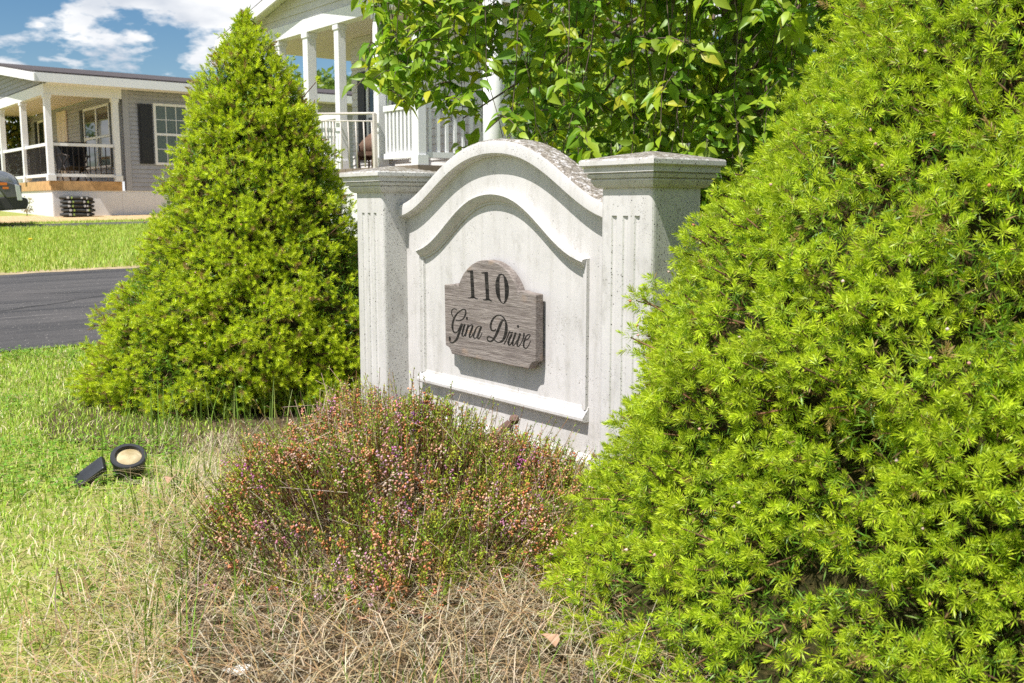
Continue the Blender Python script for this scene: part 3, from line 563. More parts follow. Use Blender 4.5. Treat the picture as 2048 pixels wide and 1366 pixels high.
railing(rh, 'y', 0.09, WY - 0.03, 0.0, Z_(1.47), Z_(2.24), m_white, 6, 0.024, 0.04)
railing(rh, 'x', -3.15, -2.32, 0.0, Z_(1.47), Z_(2.24), m_white, 8, 0.024, 0.04)
hr = tube('handrail', [(-3.0, -0.16, Z_(2.27)), (-0.95, -0.16, Z_(2.135))], 0.02, m_prail, rh, 6); tube('handrail_bar', [(-3.0, -0.16, Z_(2.16)), (-0.97, -0.16, Z_(2.025))], 0.011, m_prail, hr, 6)
for k in range(9): x = -2.92 + k * 0.235; tube('handrail_bar', [(x + 0.03, -0.16, Z_(1.365)), (x, -0.16, Z_(2.155 - 0.0155 * k))], 0.010, m_prail, hr, 5)
box('handrail_post', -0.975, -0.925, -0.185, -0.135, Z_(1.2), Z_(2.13), m_prail, hr)
shutter(rh, 'x', -3.38, -3.08, WY, Z_(1.55), Z_(3.05)); window(rh, 'x', -3.02, -2.42, WY, Z_(1.6), Z_(3.0), m_glass, 1, 1); window(rh, 'x', -2.28, -1.85, WY, Z_(1.6), Z_(3.0), m_glass, 2, 2); shutter(rh, 'x', -1.77, -1.47, WY, Z_(1.55), Z_(3.05))
RXR = -2.9; SLR = 0.2
gab = prism('gable', [(0.20, Z_(3.81)), (-6.0, Z_(3.81)), (RXR, Z_(3.81 + SLR * 3.1))], -0.02, 0.03, m_cream, rh, 'y')
wall_planks(gab, 'x', 0, 0, -0.02, Z_(3.82), Z_(3.81 + SLR * 3.05), m_cream, 0.12, lambda z: (RXR - (3.1 - (z - Z_(3.81)) / SLR) + 0.08, RXR + (3.1 - (z - Z_(3.81)) / SLR) - 0.08))
rf2, xe2, zev2 = gable_roof(rh, RXR, 3.1, Z_(3.85), SLR, -0.3, 8.3)
box('fascia', xe2 - 0.03, xe2 + 0.012, -0.31, 8.3, zev2 - 0.14, zev2 + 0.03, m_white, rh)
for s in (1, -1):
    prism('rake_board', [(RXR + s * 3.42, zev2 - 0.14), (RXR + s * 3.42, zev2 + 0.02), (RXR, zev2 + 0.02 + SLR * 3.4), (RXR, zev2 - 0.16 + SLR * 3.4)], -0.335, -0.301, m_white, rh, 'y')
tube('gutter_pipe', [(-6.3, -0.3, zev2 - 0.02), (-6.4, -0.38, zev2 - 0.10), (-6.2, -0.2, zev2 - 0.3)], 0.03, m_white, rh, 6)
# wicker chair on that porch
m_wick = plain_weathered('brown_wicker', (0.15, 0.085, 0.055), 0.8, 60, 0.5, 0.4)
x_, y_ = local_to_world(OR, -2.38, 0.6)
wc = empty('wicker_chair', (x_, y_, 1.362), RZ + 0.4); wc.scale = (0.78, 0.78, 0.78); tag(wc, 'round-backed brown wicker chair on the raised porch behind the railing', 'chair')
vv, ff = [], []
for j in range(9):
    a = math.pi * j / 8; h = 0.52 + 0.32 * math.sin(a)
    for rr, z in ((0.30, 0.22), (0.31, h), (0.27, h), (0.26, 0.22)): vv.append((rr * math.cos(a), rr * math.sin(a), z))
for j in range(8):
    for i in range(4): ff.append((j * 4 + i, j * 4 + (i + 1) % 4, j * 4 + 4 + (i + 1) % 4, j * 4 + 4 + i))
mesh_obj('backrest', vv, ff, m_wick, wc, True)
prism('seat', [(0.29 * math.cos(2 * math.pi * k / 16), 0.29 * math.sin(2 * math.pi * k / 16)) for k in range(16)], 0.30, 0.38, m_wick, wc, 'z')
for a in (45, 135, 225, 315): tube('leg', [(0.24 * math.cos(R(a)), 0.24 * math.sin(R(a)), 0), (0.24 * math.cos(R(a)), 0.24 * math.sin(R(a)), 0.31)], 0.02, m_wick, wc, 6)
# round white post behind the sign
pp = empty('round_post', (-0.143, 7.5, float(gz(7.5)))); tag(pp, 'plain round white post standing between the cream porch and the leafy tree', 'post')
tube('shaft', [(0, 0, -0.05), (0, 0, 2.6)], 0.071, m_white, pp, 20)
tube('cap', [(0, 0, 2.6), (0, 0, 2.64), (0, 0, 2.70)], [0.085, 0.08, 0.02], m_white, pp, 20)
# far house with dark roof, seen through the porch
fh = empty('distant_house', (-6.9, 37.5, 0.689), RZ); tag(fh, 'distant white house with dark roof seen between the cream porch columns', 'house')
fw = box('wall', -3.5, 3.5, -2.5, 2.5, 0, 3.0, m_skirt, fh)
for x in (-2.2, 0.0, 2.2): window(fh, 'x', x - 0.4, x + 0.4, -2.5, 1.0, 2.3, m_glass, 1, 1)
prism('roof', [(-3.9, 2.95), (3.9, 2.95), (3.9, 3.1), (0, 4.1), (-3.9, 3.1)], -2.9, 2.9, m_roof, fh, 'y')

# ------------------------------------------------------------------ parked car
m_paint = mat('grey_car_paint', (0.30, 0.31, 0.32), 0.25, 0.55); m_paint.node_tree.nodes['Principled BSDF'].inputs['Coat Weight'].default_value = 0.7
m_plast = mat('dark_bumper_plastic', (0.045, 0.042, 0.042), 0.6); m_tyre = mat('tyre_rubber', (0.02, 0.02, 0.02), 0.8)
m_lamp = mat('lamp_glass', (0.10, 0.10, 0.11), 0.08, spec=0.9); m_orange = mat('amber_marker', (0.75, 0.2, 0.03), 0.3); m_silver = mat('silver_trim', (0.72, 0.73, 0.75), 0.22, 0.5)
CU, CV = 21.45, 4.62
pc = U * CU + V * CV
car = empty('parked_car', (pc[0], pc[1], float(gz(pc[1])) + 0.012), RZ)     # local +y is the nose direction, +x faces us
tag(car, 'silver grey car with amber side markers, its nose poking in beside the grey sided house', 'car')
st_ = [(-4.5, 0.55, 0.90, 0.95, 0.70), (-4.3, 0.36, 1.05, 1.55, 0.84), (-3.6, 0.28, 1.08, 1.70, 0.92), (-2.4, 0.26, 1.06, 1.72, 0.93), (-1.75, 0.26, 1.04, 1.45, 0.93), (-1.35, 0.27, 1.03, 1.13, 0.93), (-0.8, 0.28, 1.00, 1.10, 0.92), (-0.35, 0.30, 0.95, 1.05, 0.90), (-0.15, 0.33, 0.88, 0.99, 0.84), (-0.04, 0.40, 0.78, 0.90, 0.74), (0.0, 0.46, 0.68, 0.78, 0.62)]
vv, ff = [], []; prof_n = 12
for y, zl, zs, zt, w in st_:
    roof_w = w * (0.72 if zt > 1.3 else 0.82)
    half = [(w * 0.86, zl), (w, zl + 0.12), (w * 1.0, (zl + zs) / 2 + 0.05), (w * 0.985, zs), (roof_w + 0.02, zt - 0.03), (roof_w * 0.8, zt)]
    for x, z in half: vv.append((x, y, z))
    for x, z in half[::-1]: vv.append((-x, y, z))
for j in range(len(st_) - 1):
    for i in range(prof_n): ff.append((j * prof_n + i, j * prof_n + (i + 1) % prof_n, (j + 1) * prof_n + (i + 1) % prof_n, (j + 1) * prof_n + i))
ff += [tuple(range(prof_n))[::-1], tuple(range((len(st_) - 1) * prof_n, len(st_) * prof_n))]
bo = mesh_obj('body', vv, ff, m_paint, car, True); fix_normals(bo); bo.modifiers.new('sub', 'SUBSURF').render_levels = 2
bp = prism('bumper', [(0.02, 0.30), (-0.55, 0.26), (-0.50, 0.52), (-0.2, 0.55), (0.05, 0.50), (0.06, 0.40)], -0.88, 0.9, m_plast, car, 'x', 0.03)
for y in (-0.86, -3.6):
    for s in (1, -1):
        a_ = [(y + 0.42 * math.cos(2 * math.pi * k / 24), 0.36 + 0.42 * math.sin(2 * math.pi * k / 24)) for k in range(24)]
        prism('wheel_arch', a_, s * 0.80, s * 0.939, m_plast, car, 'x')
        w_ = prism('wheel', [(y + 0.36 * math.cos(2 * math.pi * k / 28), 0.36 + 0.36 * math.sin(2 * math.pi * k / 28)) for k in range(28)], s * 0.72, s * 0.955, m_tyre, car, 'x', 0.02)
        prism('rim', [(y + 0.24 * math.cos(2 * math.pi * k / 20), 0.36 + 0.24 * math.sin(2 * math.pi * k / 20)) for k in range(20)], s * 0.955, s * 0.962, m_silver, w_, 'x')
hl = prism('headlight', [(-0.52, 0.86), (-0.05, 0.74), (-0.06, 0.52), (-0.32, 0.50), (-0.46, 0.70)], 0.80, 0.925, m_lamp, car, 'x', 0.02)
box('marker', 0.925, 0.931, -0.44, -0.30, 0.74, 0.79, m_orange, hl); box('marker', 0.925, 0.931, -0.38, -0.28, 0.67, 0.71, m_orange, hl)
prism('light_strip', [(-0.17, 0.76), (-0.09, 0.74), (-0.05, 0.46), (-0.14, 0.46)], 0.905, 0.934, m_silver, car, 'x', 0.008)
prism('windscreen', [(-0.62, -1.42), (0.62, -1.42), (0.58, -1.85), (-0.58, -1.85)], 1.18, 1.2, m_glass, car, 'z')
# ------------------------------------------------------------------ plant helpers
def unit(a): return a / (np.linalg.norm(a, axis=-1, keepdims=True) + 1e-9)
def perp(d):
    h = np.where(np.abs(d[..., 2:3]) < 0.9, np.array([0, 0, 1.0]), np.array([1.0, 0, 0])); a = unit(np.cross(d, h)); return a, np.cross(d, a)
def needles(P, D, L, W, c0, c1, roll=None, bend=None, face=None, tri=False):
    """flat lens-shaped blades: P base (N,3), D direction, L length, W width, colours base/tip (N,3) -> verts, quads, cols"""
    N = len(P); a, b = perp(D); w = rng.uniform(0, 2 * math.pi, N)[:, None] if roll is None else roll
    s = a * np.cos(w) + b * np.sin(w)
    if face is not None: s = unit(np.cross(D, face) + 1e-4)
    n = np.cross(D, s)
    if tri:
        h = s * (W * 0.42)[:, None]; q = P + D * (L * 0.15)[:, None]
        return np.stack([q - h, q + h, P + D * L[:, None]], 1).reshape(-1, 3), np.arange(3 * N).reshape(-1, 3), np.stack([c0, c0, c1], 1).reshape(-1, 3)
    mid = P + D * (L * 0.5)[:, None] + (0 if bend is None else n * bend[:, None])
    vv = np.stack([P, mid + s * (W / 2)[:, None], P + D * L[:, None], mid - s * (W / 2)[:, None]], 1).reshape(-1, 3)
    cc = np.stack([c0, (c0 + c1) / 2, c1, (c0 + c1) / 2], 1).reshape(-1, 3)
    return vv, np.arange(4 * N).reshape(-1, 4), cc
def ribbons(P0, H, L, W, arch, seg, col, tipw=0.3):
    """curved blades: start P0 (N,3), horizontal heading H (N,3), rise profile: callable t-> (forward, up) arrays (N,seg+1)"""
    N = len(P0); fwd, upw = arch; s = np.cross(H, np.array([0, 0, 1.0])); s = unit(s)
    pts = P0[:, None, :] + H[:, None, :] * fwd[..., None] + np.array([0, 0, 1.0]) * upw[..., None]
    t = np.linspace(0, 1, seg + 1); wid = (W[:, None] * (1 - (1 - tipw) * t ** 1.5))[..., None] / 2
    vv = np.stack([pts - s[:, None, :] * wid, pts + s[:, None, :] * wid], 2).reshape(-1, 3)
    base = (np.arange(N) * 2 * (seg + 1))[:, None]; k = np.arange(seg)[None, :] * 2
    ff = np.stack([base + k, base + k + 1, base + k + 3, base + k + 2], -1).reshape(-1, 4)
    return vv, ff, np.repeat(col, 2 * (seg + 1), axis=0)
def cat(parts):
    vs_, fs, cs, o = [], [], [], 0
    for v, f, c in parts: vs_.append(v); fs.append(f + o); cs.append(c); o += len(v)
    return np.concatenate(vs_), np.concatenate(fs), np.concatenate(cs)
def pick(cols, n, w=None, jit=0.15):
    cols = np.array(cols, float); k = rng.choice(len(cols), n, p=w); c = cols[k]
    return np.clip(c * (1 + rng.normal(0, jit, (n, 1))) * (1 + rng.normal(0, jit * 0.3, (n, 3))), 0.004, 0.9)
def sticks(P, Q, r, col):
    """triangular prisms P->Q"""
    D = unit(Q - P); a, b = perp(D); N = len(P); ring = []
    for k in range(3):
        w = 2 * math.pi * k / 3; ring.append(a * math.cos(w) + b * math.sin(w))
    vv = np.stack([P + ring[k] * r[:, None] for k in range(3)] + [Q + ring[k] * r[:, None] * 0.6 for k in range(3)], 1).reshape(-1, 3)
    o = (np.arange(N) * 6)[:, None]; ff = np.concatenate([o + np.array([[k, (k + 1) % 3, 3 + (k + 1) % 3, 3 + k]]) for k in range(3)])
    return vv, ff, np.repeat(col, 6, axis=0)
def bells(P, D, L, W, col, colt):
    """small bell flowers: four-sided spindles"""
    N = len(P); a, b = perp(D); m_ = P + D * (L * 0.45)[:, None]
    vv = np.stack([P, m_ + a * W[:, None], m_ + b * W[:, None], m_ - a * W[:, None], m_ - b * W[:, None], P + D * L[:, None]], 1).reshape(-1, 3)
    o = (np.arange(N) * 6)[:, None]; ff = np.concatenate([o + np.array([q]) for q in ((0, 1, 2), (0, 2, 3), (0, 3, 4), (0, 4, 1), (5, 2, 1), (5, 3, 2), (5, 4, 3), (5, 1, 4))])
    cc = np.stack([col, col, col, col, col, colt], 1).reshape(-1, 3); return vv, ff, cc

m_needle = leaf_mat('spruce_needles', 0.32, 0.42)
m_twig = leaf_mat('twigs', 0.0, 0.85, spec=0.2)
m_leaf = leaf_mat('broad_leaves', 0.42, 0.42, spec=0.4)
m_blade = leaf_mat('grass_blades', 0.25, 0.55, spec=0.3)
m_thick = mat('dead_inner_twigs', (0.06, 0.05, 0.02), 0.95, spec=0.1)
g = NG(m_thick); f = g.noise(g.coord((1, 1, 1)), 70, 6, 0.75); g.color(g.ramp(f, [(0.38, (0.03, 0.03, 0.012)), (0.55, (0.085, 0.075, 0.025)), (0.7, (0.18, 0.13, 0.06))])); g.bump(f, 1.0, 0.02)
m_bark = plain_weathered('bark', (0.12, 0.085, 0.06), 0.9, 20, 0.4, 0.6)

# ------------------------------------------------------------------ dwarf spruces
def spruce(name, label, cx, cy, Ht, rmax, table, nb, tufts, nn, nl, nw, spread, seed, lean=(0, 0), lob=0.06, cones=60, under=0.10, brown=0.03, core=0.07, cell=0.07, bowx=0.0, bare=None, tri=False, tone=(1, 1, 1)):
    global rng
    rng = np.random.default_rng(seed); z0 = float(gz(cy))
    root = empty(name, (cx, cy, z0)); tag(root, label, 'spruce', 'dwarf spruces flanking the sign')
    tz_, tr_ = np.array(table).T
    def rad(t): return np.maximum(np.interp(t * Ht, tz_, tr_) - 0.022, 0.0)
    # branch tips spread over the surface
    t = []
    while len(t) < nb:
        q = rng.random(4 * nb); keep = q[rng.random(4 * nb) < (rad(q) / rmax + 0.03) * np.where(q < 0.4, 1.0, 0.8)]; t = np.concatenate([t, keep]) if len(t) else keep
    t = t[:nb]; t[:6] = np.linspace(0.97, 1.0, 6); az = rng.uniform(0, 2 * math.pi, nb)
    toward = math.atan2(-cy, -cx); flip = (np.cos(az - toward) < -0.2) & (rng.random(nb) < 0.75); az = np.where(flip, toward + rng.normal(0, 0.75, nb), az)   # the far side grows thinner
    bump_ = lob * (np.sin(3 * az + 9 * t + seed) * 0.35 + np.sin(7 * az - 23 * t + 2) * 0.35 + np.sin(13 * az + 41 * t) * 0.3) + rng.normal(0, lob * 0.42, nb)
    r = np.maximum(rad(t) * (1 + 0.5 * bump_) + rmax * 0.5 * bump_, 0.004) * np.where(t > 0.95, 0.7, 1)
    radial = np.stack([np.cos(az), np.sin(az), np.zeros(nb)], 1)
    # cushions: tips swell round clump centres and thin out in the furrows between them
    nc = int(5.2 * rmax * Ht / (cell * cell * 3.14)); tc = []
    while len(tc) < nc:
        q = rng.random(4 * nc); keep = q[rng.random(4 * nc) < rad(q) / rmax + 0.05]; tc = np.concatenate([tc, keep]) if len(tc) else keep
    tc = tc[:nc]; ac = rng.uniform(0, 2 * math.pi, nc); rcn = rad(tc); CP = np.stack([rcn * np.cos(ac), rcn * np.sin(ac), tc * Ht * 0.8], 1)
    TP = np.stack([rad(t) * np.cos(az), rad(t) * np.sin(az), t * Ht * 0.8], 1)
    dmin = np.sqrt(((TP[:, None, :] - CP[None]) ** 2).sum(2).min(1)) / cell
    keep = rng.random(nb) > np.clip((dmin - 0.9) * 1.0, 0, 0.4) if bare is None else rng.random(nb) > np.maximum(np.clip((dmin - 0.9) * 1.3, 0, 0.55), 0.9 * np.exp(-(((az - bare[0] + math.pi) % (2 * math.pi) - math.pi) / bare[1]) ** 2 - ((t - bare[2]) / bare[3]) ** 2)); t, az, r, dmin = t[keep], az[keep], r[keep], dmin[keep]; nb = len(t)
    r = np.maximum(r + cell * (0.36 - 0.50 * np.clip(dmin, 0, 1.4) ** 1.6) * np.where(t > 0.93, 0.2, 1), 0.004)
    r = r + np.where(rng.random(nb) < 0.03, rng.uniform(0.015, 0.045, nb), 0)
    radial = np.stack([np.cos(az), np.sin(az), np.zeros(nb)], 1)
    bow = lean[0] + bowx * 4 * t * (1 - t) / np.maximum(t, 1e-3)
    tip = radial * r[:, None] + np.stack([bow * t, lean[1] * t, 0.02 + t * Ht * 0.985], 1)
    D = unit(radial * 1.0 + np.array([0, 0, 1.0]) * (0.35 + 0.9 * t[:, None] ** 2) + rng.normal(0, 0.28, (nb, 3)))
    # shoots round each tip: a leader and side shoots
    A, B = perp(D); S = []; SD = []; SO = []
    for k in range(tufts):
        if k == 0: off = np.zeros((nb, 3)); sd = D; old = rng.random(nb) * 0.25
        else:
            w = (2 * math.pi * k / max(1, tufts - 1) + rng.uniform(-0.5, 0.5, nb))[:, None]; lat = A * np.cos(w) + B * np.sin(w)
            back = rng.uniform(0.2, 1.2, nb)[:, None] * spread; off = -D * back * 0.7 + lat * rng.uniform(0.45, 1.1, nb)[:, None] * spread
            sd = unit(D * 0.75 + lat * 0.75 + rng.normal(0, 0.18, (nb, 3)) + np.array([0, 0, 0.12])); old = rng.random(nb) * 0.5
        S.append(tip + off); SD.append(sd); SO.append(old)
    S, SD, SO = np.concatenate(S), np.concatenate(SD), np.concatenate(SO); M = len(S)
    ang = np.arange(nn) * 2.39996; s_ = (np.arange(nn) + 0.5) / nn
    a, b = perp(SD); sl = nl * rng.uniform(0.7, 1.9, M)
    az2 = ang[None, :] + rng.uniform(0, 6.28, (M, 1)); al = (1.32 - 1.15 * s_ ** 1.1)[None, :] + rng.normal(0, 0.13, (M, nn))
    Dn = SD[:, None, :] * np.cos(al)[..., None] + (a[:, None, :] * np.cos(az2)[..., None] + b[:, None, :] * np.sin(az2)[..., None]) * np.sin(al)[..., None]
    P = S[:, None, :] + SD[:, None, :] * (s_[None, :, None] - 0.55) * sl[:, None, None]
    L = (nl * rng.uniform(0.72, 1.18, (M, 1)) * rng.uniform(0.85, 1.12, (M, nn)) * (1 - 0.25 * s_[None, :])).ravel(); W = np.full(M * nn, nw) * rng.uniform(0.85, 1.15, M * nn)
    age = np.clip(SO[:, None] + np.clip(0.35 - s_[None, :], 0, 1) * 1.3 + rng.normal(0, 0.10, (M, nn)), 0, 1).reshape(-1, 1)
    hue = rng.normal(0, 1, (M, 1)).repeat(nn, 1).reshape(-1, 1)
    young = np.array([0.53, 0.63, 0.034]) * (1 + 0.14 * hue); oldc = np.array([0.19, 0.35, 0.024]) * (1 + 0.1 * hue)
    c = (young * (1 - age) + oldc * age) * np.array(tone)
    dead = (rng.random(M) < brown)[:, None].repeat(nn, 1).reshape(-1, 1) | (rng.random((M * nn, 1)) < 0.015 + 0.05 * (age > 0.55))
    c = np.where(dead, np.array([0.36, 0.25, 0.09]) * (1 + 0.1 * hue), c)
    fc = unit(SD[:, None, :] + rng.normal(0, 0.35, (M, nn, 3))).reshape(-1, 3)
    parts = [needles(P.reshape(-1, 3), Dn.reshape(-1, 3), L, W, c * 0.85, c * 1.12, face=fc, tri=tri)]
    # older growth on the branchlets under the tips
    no = max(9, nn // 3); m2 = int(nb * 1.9); t2 = []
    while len(t2) < m2:
        q = rng.random(4 * m2); keep = q[rng.random(4 * m2) < rad(q) / rmax]; t2 = np.concatenate([t2, keep]) if len(t2) else keep
    t2 = t2[:m2]; a2 = np.where(rng.random(m2) < 0.8, toward + rng.uniform(-1.9, 1.9, m2), rng.uniform(0, 6.28, m2)); ra = np.maximum(rad(t2) - core * rng.uniform(0.15, 0.95, m2), 0.005)
    rd = np.stack([np.cos(a2), np.sin(a2), np.zeros(m2)], 1); base = rd * ra[:, None] + np.stack([lean[0] * t2 + bowx * 4 * t2 * (1 - t2), lean[1] * t2, 0.02 + t2 * Ht * 0.985], 1); dd = unit(rd + rng.normal(0, 0.55, (m2, 3)) + np.array([0, 0, 0.3]))
    P2 = (base[:, None, :] + dd[:, None, :] * np.linspace(-1, 1, no)[None, :, None] * nl * 1.2).reshape(-1, 3); D2 = unit(dd[:, None, :] * 0.5 + rng.normal(0, 0.7, (m2, no, 3))).reshape(-1, 3)
    c2 = pick([(0.12, 0.24, 0.022), (0.20, 0.34, 0.028), (0.28, 0.19, 0.08)], m2 * no, [0.5, 0.38, 0.12])
    parts.append(needles(P2, D2, np.full(m2 * no, nl * 1.25), np.full(m2 * no, nw * 1.35), c2, c2, tri=tri))
    v, f, c = cat(parts); v[:, 2] = np.maximum(v[:, 2], 0.004)
    # dead brown thicket inside
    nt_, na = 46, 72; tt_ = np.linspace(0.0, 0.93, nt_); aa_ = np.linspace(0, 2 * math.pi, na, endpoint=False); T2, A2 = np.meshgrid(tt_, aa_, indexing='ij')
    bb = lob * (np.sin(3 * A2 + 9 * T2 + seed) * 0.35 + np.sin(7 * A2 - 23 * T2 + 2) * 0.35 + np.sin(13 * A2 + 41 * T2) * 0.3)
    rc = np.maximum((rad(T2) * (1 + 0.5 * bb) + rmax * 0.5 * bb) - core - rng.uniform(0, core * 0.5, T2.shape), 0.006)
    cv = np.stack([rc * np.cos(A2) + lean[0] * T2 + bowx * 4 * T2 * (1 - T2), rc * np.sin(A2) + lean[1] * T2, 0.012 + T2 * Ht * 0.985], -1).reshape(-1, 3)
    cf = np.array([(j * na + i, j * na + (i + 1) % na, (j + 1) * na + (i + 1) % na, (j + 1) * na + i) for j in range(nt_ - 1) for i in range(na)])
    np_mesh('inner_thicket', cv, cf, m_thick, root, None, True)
    tag(np_mesh('needles', v, f, m_needle, root, c), kind='stuff')
    # branches from trunk to tips
    sel = rng.random(nb) < 0.5; st0 = tip[sel] - D[sel] * 0.11; st0[:, 2] = np.maximum(st0[:, 2], 0.01)
    v, f, c = sticks(st0, tip[sel] - D[sel] * 0.012, np.full(sel.sum(), 0.0028), pick([(0.14, 0.075, 0.045), (0.20, 0.11, 0.06)], int(sel.sum())))
    tag(np_mesh('branches', v, f, m_twig, root, c), kind='stuff')
    tube('trunk', [(0, 0, -0.03), (lean[0] * 0.5, lean[1] * 0.5, Ht * 0.5), (lean[0], lean[1], Ht * 0.97)], [0.045, 0.028, 0.005], m_bark, root, 8)
    ci = rng.integers(0, nb, cones); cp = tip[ci] + D[ci] * rng.uniform(-0.01, 0.012, cones)[:, None] + rng.normal(0, spread * 0.5, (cones, 3))
    cc = pick([(0.62, 0.36, 0.32), (0.50, 0.22, 0.12), (0.66, 0.50, 0.44)], cones); v, f, c = bells(cp, D[ci], np.full(cones, 0.009), np.full(cones, 0.0036), cc, cc * 0.8)
    tag(np_mesh('bud_scales', v, f, m_twig, root, c), kind='stuff')
    return root
spruce('dwarf_spruce', 'lime green conical dwarf spruce left of the sign, its pointed top against the sky', -1.13, 4.25, 1.59, 0.61,
       [(0, 0.64), (0.1, 0.65), (0.37, 0.58), (0.53, 0.49), (0.71, 0.415), (1.0, 0.315), (1.3, 0.21), (1.42, 0.15), (1.56, 0.065), (1.63, 0.02)], 3000, 4, 32, 0.0180, 0.0036, 0.027, 3, (0.03, 0), 0.09, 90, 0.06, 0.06, 0.075, 0.065, 0.03, (-0.45, 0.42, 0.30, 0.13), True, (1.2, 1.13, 1.0))
spruce('dwarf_spruce', 'big broad lime green dwarf spruce in the right foreground, covering the near post', 1.09, 2.05, 1.80, 1.00,
       [(0, 1.04), (0.06, 1.05), (0.13, 0.945), (0.2, 0.89), (0.28, 0.85), (0.41, 0.81), (0.55, 0.795), (0.66, 0.725), (0.74, 0.695), (0.83, 0.61), (0.91, 0.55), (1.05, 0.48), (1.17, 0.44), (1.5, 0.27), (1.72, 0.12), (1.8, 0.03)], 4250, 4, 35, 0.0182, 0.0020, 0.031, 8, (0.0, 0), 0.05, 190, 0.05, 0.02, 0.085, 0.075)

# ------------------------------------------------------------------ heather in front of the sign
rng = np.random.default_rng(21)
HC = np.array([-0.25, 2.29, 0.0]); HU, HV, HH = 0.54, 0.50, 0.30
def dome(n, power=0.5):
    """points on the mound: (unit-disc a,b) and outward direction"""
    rr = rng.random(n) ** power; az = rng.uniform(0, 2 * math.pi, n); a, b = rr * np.cos(az), rr * np.sin(az)
    wob = 1 + 0.10 * np.sin(3 * az + 1) + 0.07 * np.sin(7 * az)
    p = HC + U * (a * HU * wob)[:, None] + V * (b * HV * wob)[:, None]
    h = HH * np.sqrt(np.clip(1 - rr ** 2.4, 0, 1)) * (1 + 0.12 * np.sin(9 * a + 3) + 0.12 * np.sin(8 * b + 1)); h = h * (1 - 0.5 * np.clip(-a - 0.05, 0, 1)) * (1 - 0.25 * np.clip(b, 0, 1)); p[:, 2] = np.maximum(h, 0.015)
    d = unit(U * (a * 0.9)[:, None] + V * (b * 0.9)[:, None] + np.array([0, 0, 1.25]) + rng.normal(0, 0.22, (n, 3)))
    return p, d, a, b, rr
heath = empty('flowering_heather', (float(HC[0]), float(HC[1]), 0.0)); tag(heath, 'sprawling heather mound with fading pink and rusty flowers in front of the sign', 'heather')
shift = np.array([HC[0], HC[1], 0.0])
n = 3600; p, d, a, b, rr = dome(n)
left = np.clip((a - 0.25) * 1.6, 0, 1)                       # the far-left end has died back
ln = rng.uniform(0.07, 0.15, n); tall = rng.random(n) < 0.10; ln[tall] += rng.uniform(0.02, 0.07, int(tall.sum()))
root_p = p - d * ln[:, None]; tipp = p + d * np.where(tall, rng.uniform(0.03, 0.10, n), rng.uniform(0.0, 0.03, n))[:, None]
root_p[:, 2] = np.maximum(root_p[:, 2], 0.004)
stem_c = np.where((rng.random(n) < 0.18 + 0.6 * left)[:, None], pick([(0.42, 0.32, 0.22), (0.50, 0.36, 0.28)], n), pick([(0.17, 0.10, 0.055), (0.26, 0.12, 0.06)], n))
pr = [sticks(root_p, tipp, np.full(n, 0.0011), stem_c)]
m3 = 300; q, dq, aq, bq, rq = dome(m3); ang = rng.normal(0, 0.7, (m3, 3)); d3 = unit(dq + ang); c3 = pick([(0.48, 0.38, 0.27), (0.56, 0.42, 0.32), (0.34, 0.22, 0.15)], m3)
k3 = rng.uniform(0.05, 0.14, m3)[:, None]; e3 = q + d3 * k3 * 0.4; s3 = q - d3 * k3; e3[:, 2] = np.maximum(e3[:, 2], 0.006); s3[:, 2] = np.maximum(s3[:, 2], 0.004); pr.append(sticks(s3, e3, np.full(m3, 0.0009), c3))
v, f, c = cat(pr); tag(np_mesh('stems', v - shift, f, m_twig, heath, c), kind='stuff')
# needle leaves along the living stems
live = np.where(rng.random(n) > left * 0.95)[0]; K = 36
s = rng.random((len(live), K)); s = np.where(tall[live][:, None], s, s ** 0.7)
P = root_p[live][:, None, :] + (tipp - root_p)[live][:, None, :] * (0.15 + 0.85 * s[..., None])
Dn = unit(d[live][:, None, :] * 0.75 + rng.normal(0, 0.6, (len(live), K, 3)))
cl = pick([(0.19, 0.31, 0.03), (0.31, 0.42, 0.04), (0.46, 0.51, 0.05), (0.38, 0.27, 0.06)], len(live), [0.38, 0.34, 0.20, 0.08]).repeat(K, 0)
v, f, c = needles(P.reshape(-1, 3), Dn.reshape(-1, 3), rng.uniform(0.006, 0.010, len(live) * K), np.full(len(live) * K, 0.0024), cl, cl * 1.15)
tag(np_mesh('leaves', v - shift, f, m_blade, heath, c), kind='stuff')
# flowers in spikes that hug the stem ends
bloom = np.where((rng.random(n) < np.clip(0.30 + 0.22 * (a > 0.0) + 0.14 * (p[:, 2] > 0.15) + 0.55 * np.sin(8 * a + 1.0) * np.sin(9 * b + 0.5), 0.04, 0.95)) & (rng.random(n) > left * 0.6))[0]
def spikes(idx, k, length, cols, w, jit=0.0042):
    m = len(idx); tt = rng.uniform(0, 1, (m, k)); e = tipp[idx] - d[idx] * np.where(tall[idx], rng.uniform(0.03, 0.06, m), rng.uniform(0.0, 0.022, m))[:, None]
    P = e[:, None, :] - d[idx][:, None, :] * (tt * length)[..., None] + rng.normal(0, jit, (m, k, 3)); P = P.reshape(-1, 3); P[:, 2] = np.maximum(P[:, 2], 0.008)
    D = unit(d[idx][:, None, :] * 0.2 + rng.normal(0, 0.75, (m, k, 3)) + np.array([0, 0, -0.45])).reshape(-1, 3)
    cc = pick(cols, m, w, 0.12).repeat(k, 0) * rng.uniform(0.8, 1.2, (m * k, 1))
    return bells(P, D, rng.uniform(0.006, 0.011, m * k), rng.uniform(0.0019, 0.0032, m * k), cc, cc * np.array([0.8, 0.72, 0.75]))
h0 = rng.random(len(bloom)); vivid = bloom[(h0 < 0.06) & (p[bloom][:, 2] > 0.2)]; pinkish = bloom[(h0 >= 0.06) & (h0 < 0.2)]; rusty = bloom[h0 >= 0.2]
